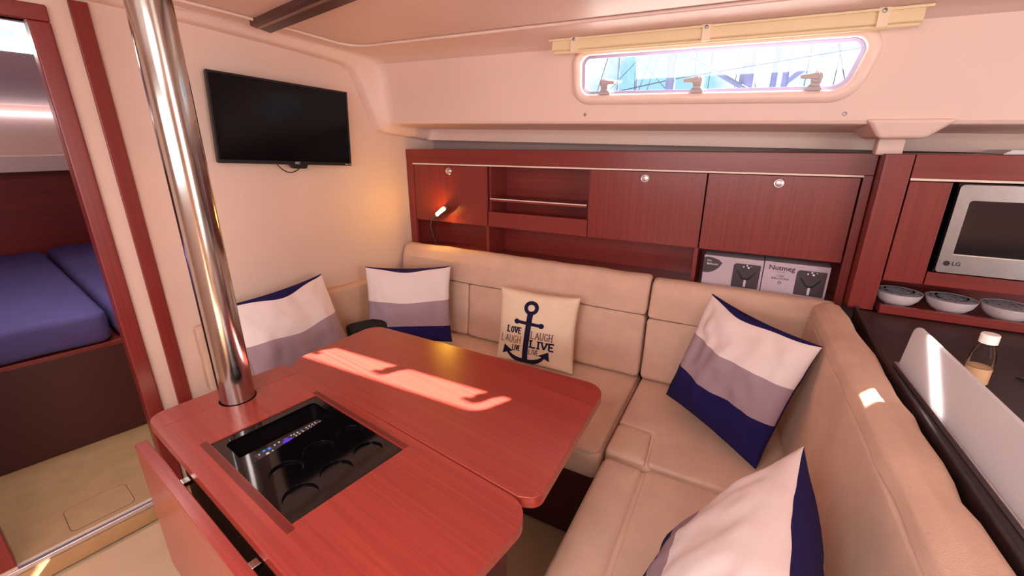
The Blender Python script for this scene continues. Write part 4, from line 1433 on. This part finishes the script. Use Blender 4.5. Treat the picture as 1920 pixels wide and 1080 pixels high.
# ================================================================== BLIND RAIL OVER THE WINDOW
RT = frame((0, 1.652, 1.764), (1, 0, SL), (0, 1, 0), (0, 0, 1))
rail = empty('blind_rail', (-0.23, 1.70, 1.76), 'cream roller blind cassette with three clips above the window', 'blind')
prism('cassette', rpoly([(0.0, -0.008), (0.022, -0.006), (0.022, 0.028), (0.004, 0.030)], [0.006, 0.002, 0.002, 0.006], 4), -0.755, 0.300, 'cream_plastic', rail,
      RT @ frame((0, 0, 0), (0, 1, 0), (0, 0, 1), (1, 0, 0)), bevel=0.001)
prism('cassette_flange', [(-0.004, 0.024), (0.020, 0.028), (0.020, 0.034), (-0.006, 0.030)], -0.765, 0.315, 'cream_plastic', rail, RT @ frame((0, 0, 0), (0, 1, 0), (0, 0, 1), (1, 0, 0)))
tube('blind_roll', [(-0.75, 0.012, -0.012), (0.295, 0.012, -0.012)], 0.006, 'cream_plastic', rail, 12, RT)
for x in (-0.668, -0.226, 0.214):
    cl = box('clip', x - 0.013, x + 0.013, -0.0035, 0.022, -0.014, 0.036, 'clear_clip', rail, RT, 0.002)
    lathe('clip_screw', [(0.0, 0), (0.006, 0), (0.005, 0.003), (0.0, 0.004)], (0, 0, 0), 'steel_brushed', cl, 12, T=RT @ Matrix.Translation((x, -0.0035, 0.025)) @ Matrix.Rotation(R(90), 4, 'X'))

# ================================================================== CEILING FITTINGS
hr = empty('ceiling_handrail', (-1.3, 1.0, 1.84), 'dark brown handrail with a pale inlay line on the ceiling', 'handrail')


def ceil_bar(name, p0, p1, w, drop0, drop1, mat, slant=0.0):
    p0, p1 = Vector(p0), Vector(p1)
    d = (p1 - p0).normalized()
    s = Vector((-d.y, d.x)) * w / 2
    v = []
    for p, sl in ((p0, slant), (p1, 0)):
        for sg in (-1, 1):
            q = p + s * sg + d * sl * sg
            z = zc(q.x, czat(q.y))
            v += [(q.x, q.y, z - drop0), (q.x, q.y, z - drop1)]
    f = [(0, 1, 3, 2), (4, 6, 7, 5), (0, 4, 5, 1), (2, 3, 7, 6), (0, 2, 6, 4), (1, 5, 7, 3)]
    return mesh(name, v, f, mat, hr, bevel=0.002)


ceil_bar('rail_bar', (-1.715, 1.155), (-0.2, 0.81), 0.085, -0.002, 0.022, 'rail_dark', -0.02)
ceil_bar('rail_inlay', (-1.712, 1.140), (-0.2, 0.795), 0.014, 0.0215, 0.0232, 'rail_line')
cl = empty('ceiling_light', (-1.50, 0.78, 1.85), 'round cream ceiling light beside the steel post', 'light')
zz = zc(-1.45, czat(0.80)) - 0.012
lathe('light_rim', [(0.0, 0.012), (0.075, 0.012), (0.075, 0.003), (0.068, -0.004), (0.058, -0.002), (0.058, 0.002), (0.0, 0.002)], (-1.47, 0.80, zz), 'rim', cl, 40)
lathe('light_lens', [(0.0, -0.006), (0.03, -0.005), (0.052, -0.001), (0.057, 0.003), (0.0, 0.003)], (-1.47, 0.80, zz), 'white', cl, 40)

# ================================================================== OUTSIDE
struct(box('harbour_water', -60, 60, 3.2, 120, -0.75, -0.55, 'water'))


def mast(label, x, y, r, ztop, spreaders, lean=0.0, boom=None):
    root = empty('sailboat_mast', (x, y, -0.56), label, 'mast', 'masts outside the window')
    tube('mast_tube', [(x, y, -0.56), (x + lean, y, ztop)], r, 'mast', root, 16)
    for z, w in spreaders:
        t = (z + 0.56) / (ztop + 0.56)
        tube('spreader', [(x + lean * t - w, y, z + 0.06), (x + lean * t, y, z), (x + lean * t + w, y, z + 0.06)], 0.02, 'mast', root, 8)
        for s in (-1, 1):
            tube('shroud', [(x + lean * t + s * w, y, z + 0.06), (x + s * w * 0.9, y, -0.4)], 0.006, 'wire', root, 6)
    for s in (-1, 1):
        tube('stay', [(x + lean, y, ztop), (x + s * 3.2, y, -0.3)], 0.006, 'wire', root, 6)
    if boom:
        tube('boom', [boom[0], boom[1]], boom[2], 'mast', root, 10)
    return root


m0 = mast('pale mast with boom beyond the window, between the first two latches', -1.56, 8.0, 0.075, 9.0, [(4.2, 0.6)], 0.05, ((-1.53, 8.0, 2.86), (-0.10, 8.0, 2.02), 0.035))
mast('thick pale mast beyond the window, between the second and third latches', -0.44, 8.2, 0.11, 10.0, [(4.6, 0.8)], -0.04)
mast('slim pale mast behind the thick mast', -0.12, 10.5, 0.06, 11.0, [(5.2, 0.7)], 0.03)
mast('pale mast with a slanting boom beyond the third latch', 0.06, 9.0, 0.05, 10.0, [(5.0, 0.7)], 0.02, ((0.10, 9.0, 2.40), (0.95, 9.0, 3.10), 0.04))
mast('very thin mast beyond the first latch', -2.55, 8.4, 0.014, 8.0, [], 0.06)
mast('short thin mast tip beyond the first latch', -2.30, 8.6, 0.022, 2.86, [], 0.06)
tube('stay', [(-2.5, 8.0, 2.27), (-1.52, 8.0, 2.42), (0.91, 8.0, 2.66)], 0.008, 'wire', m0, 6)
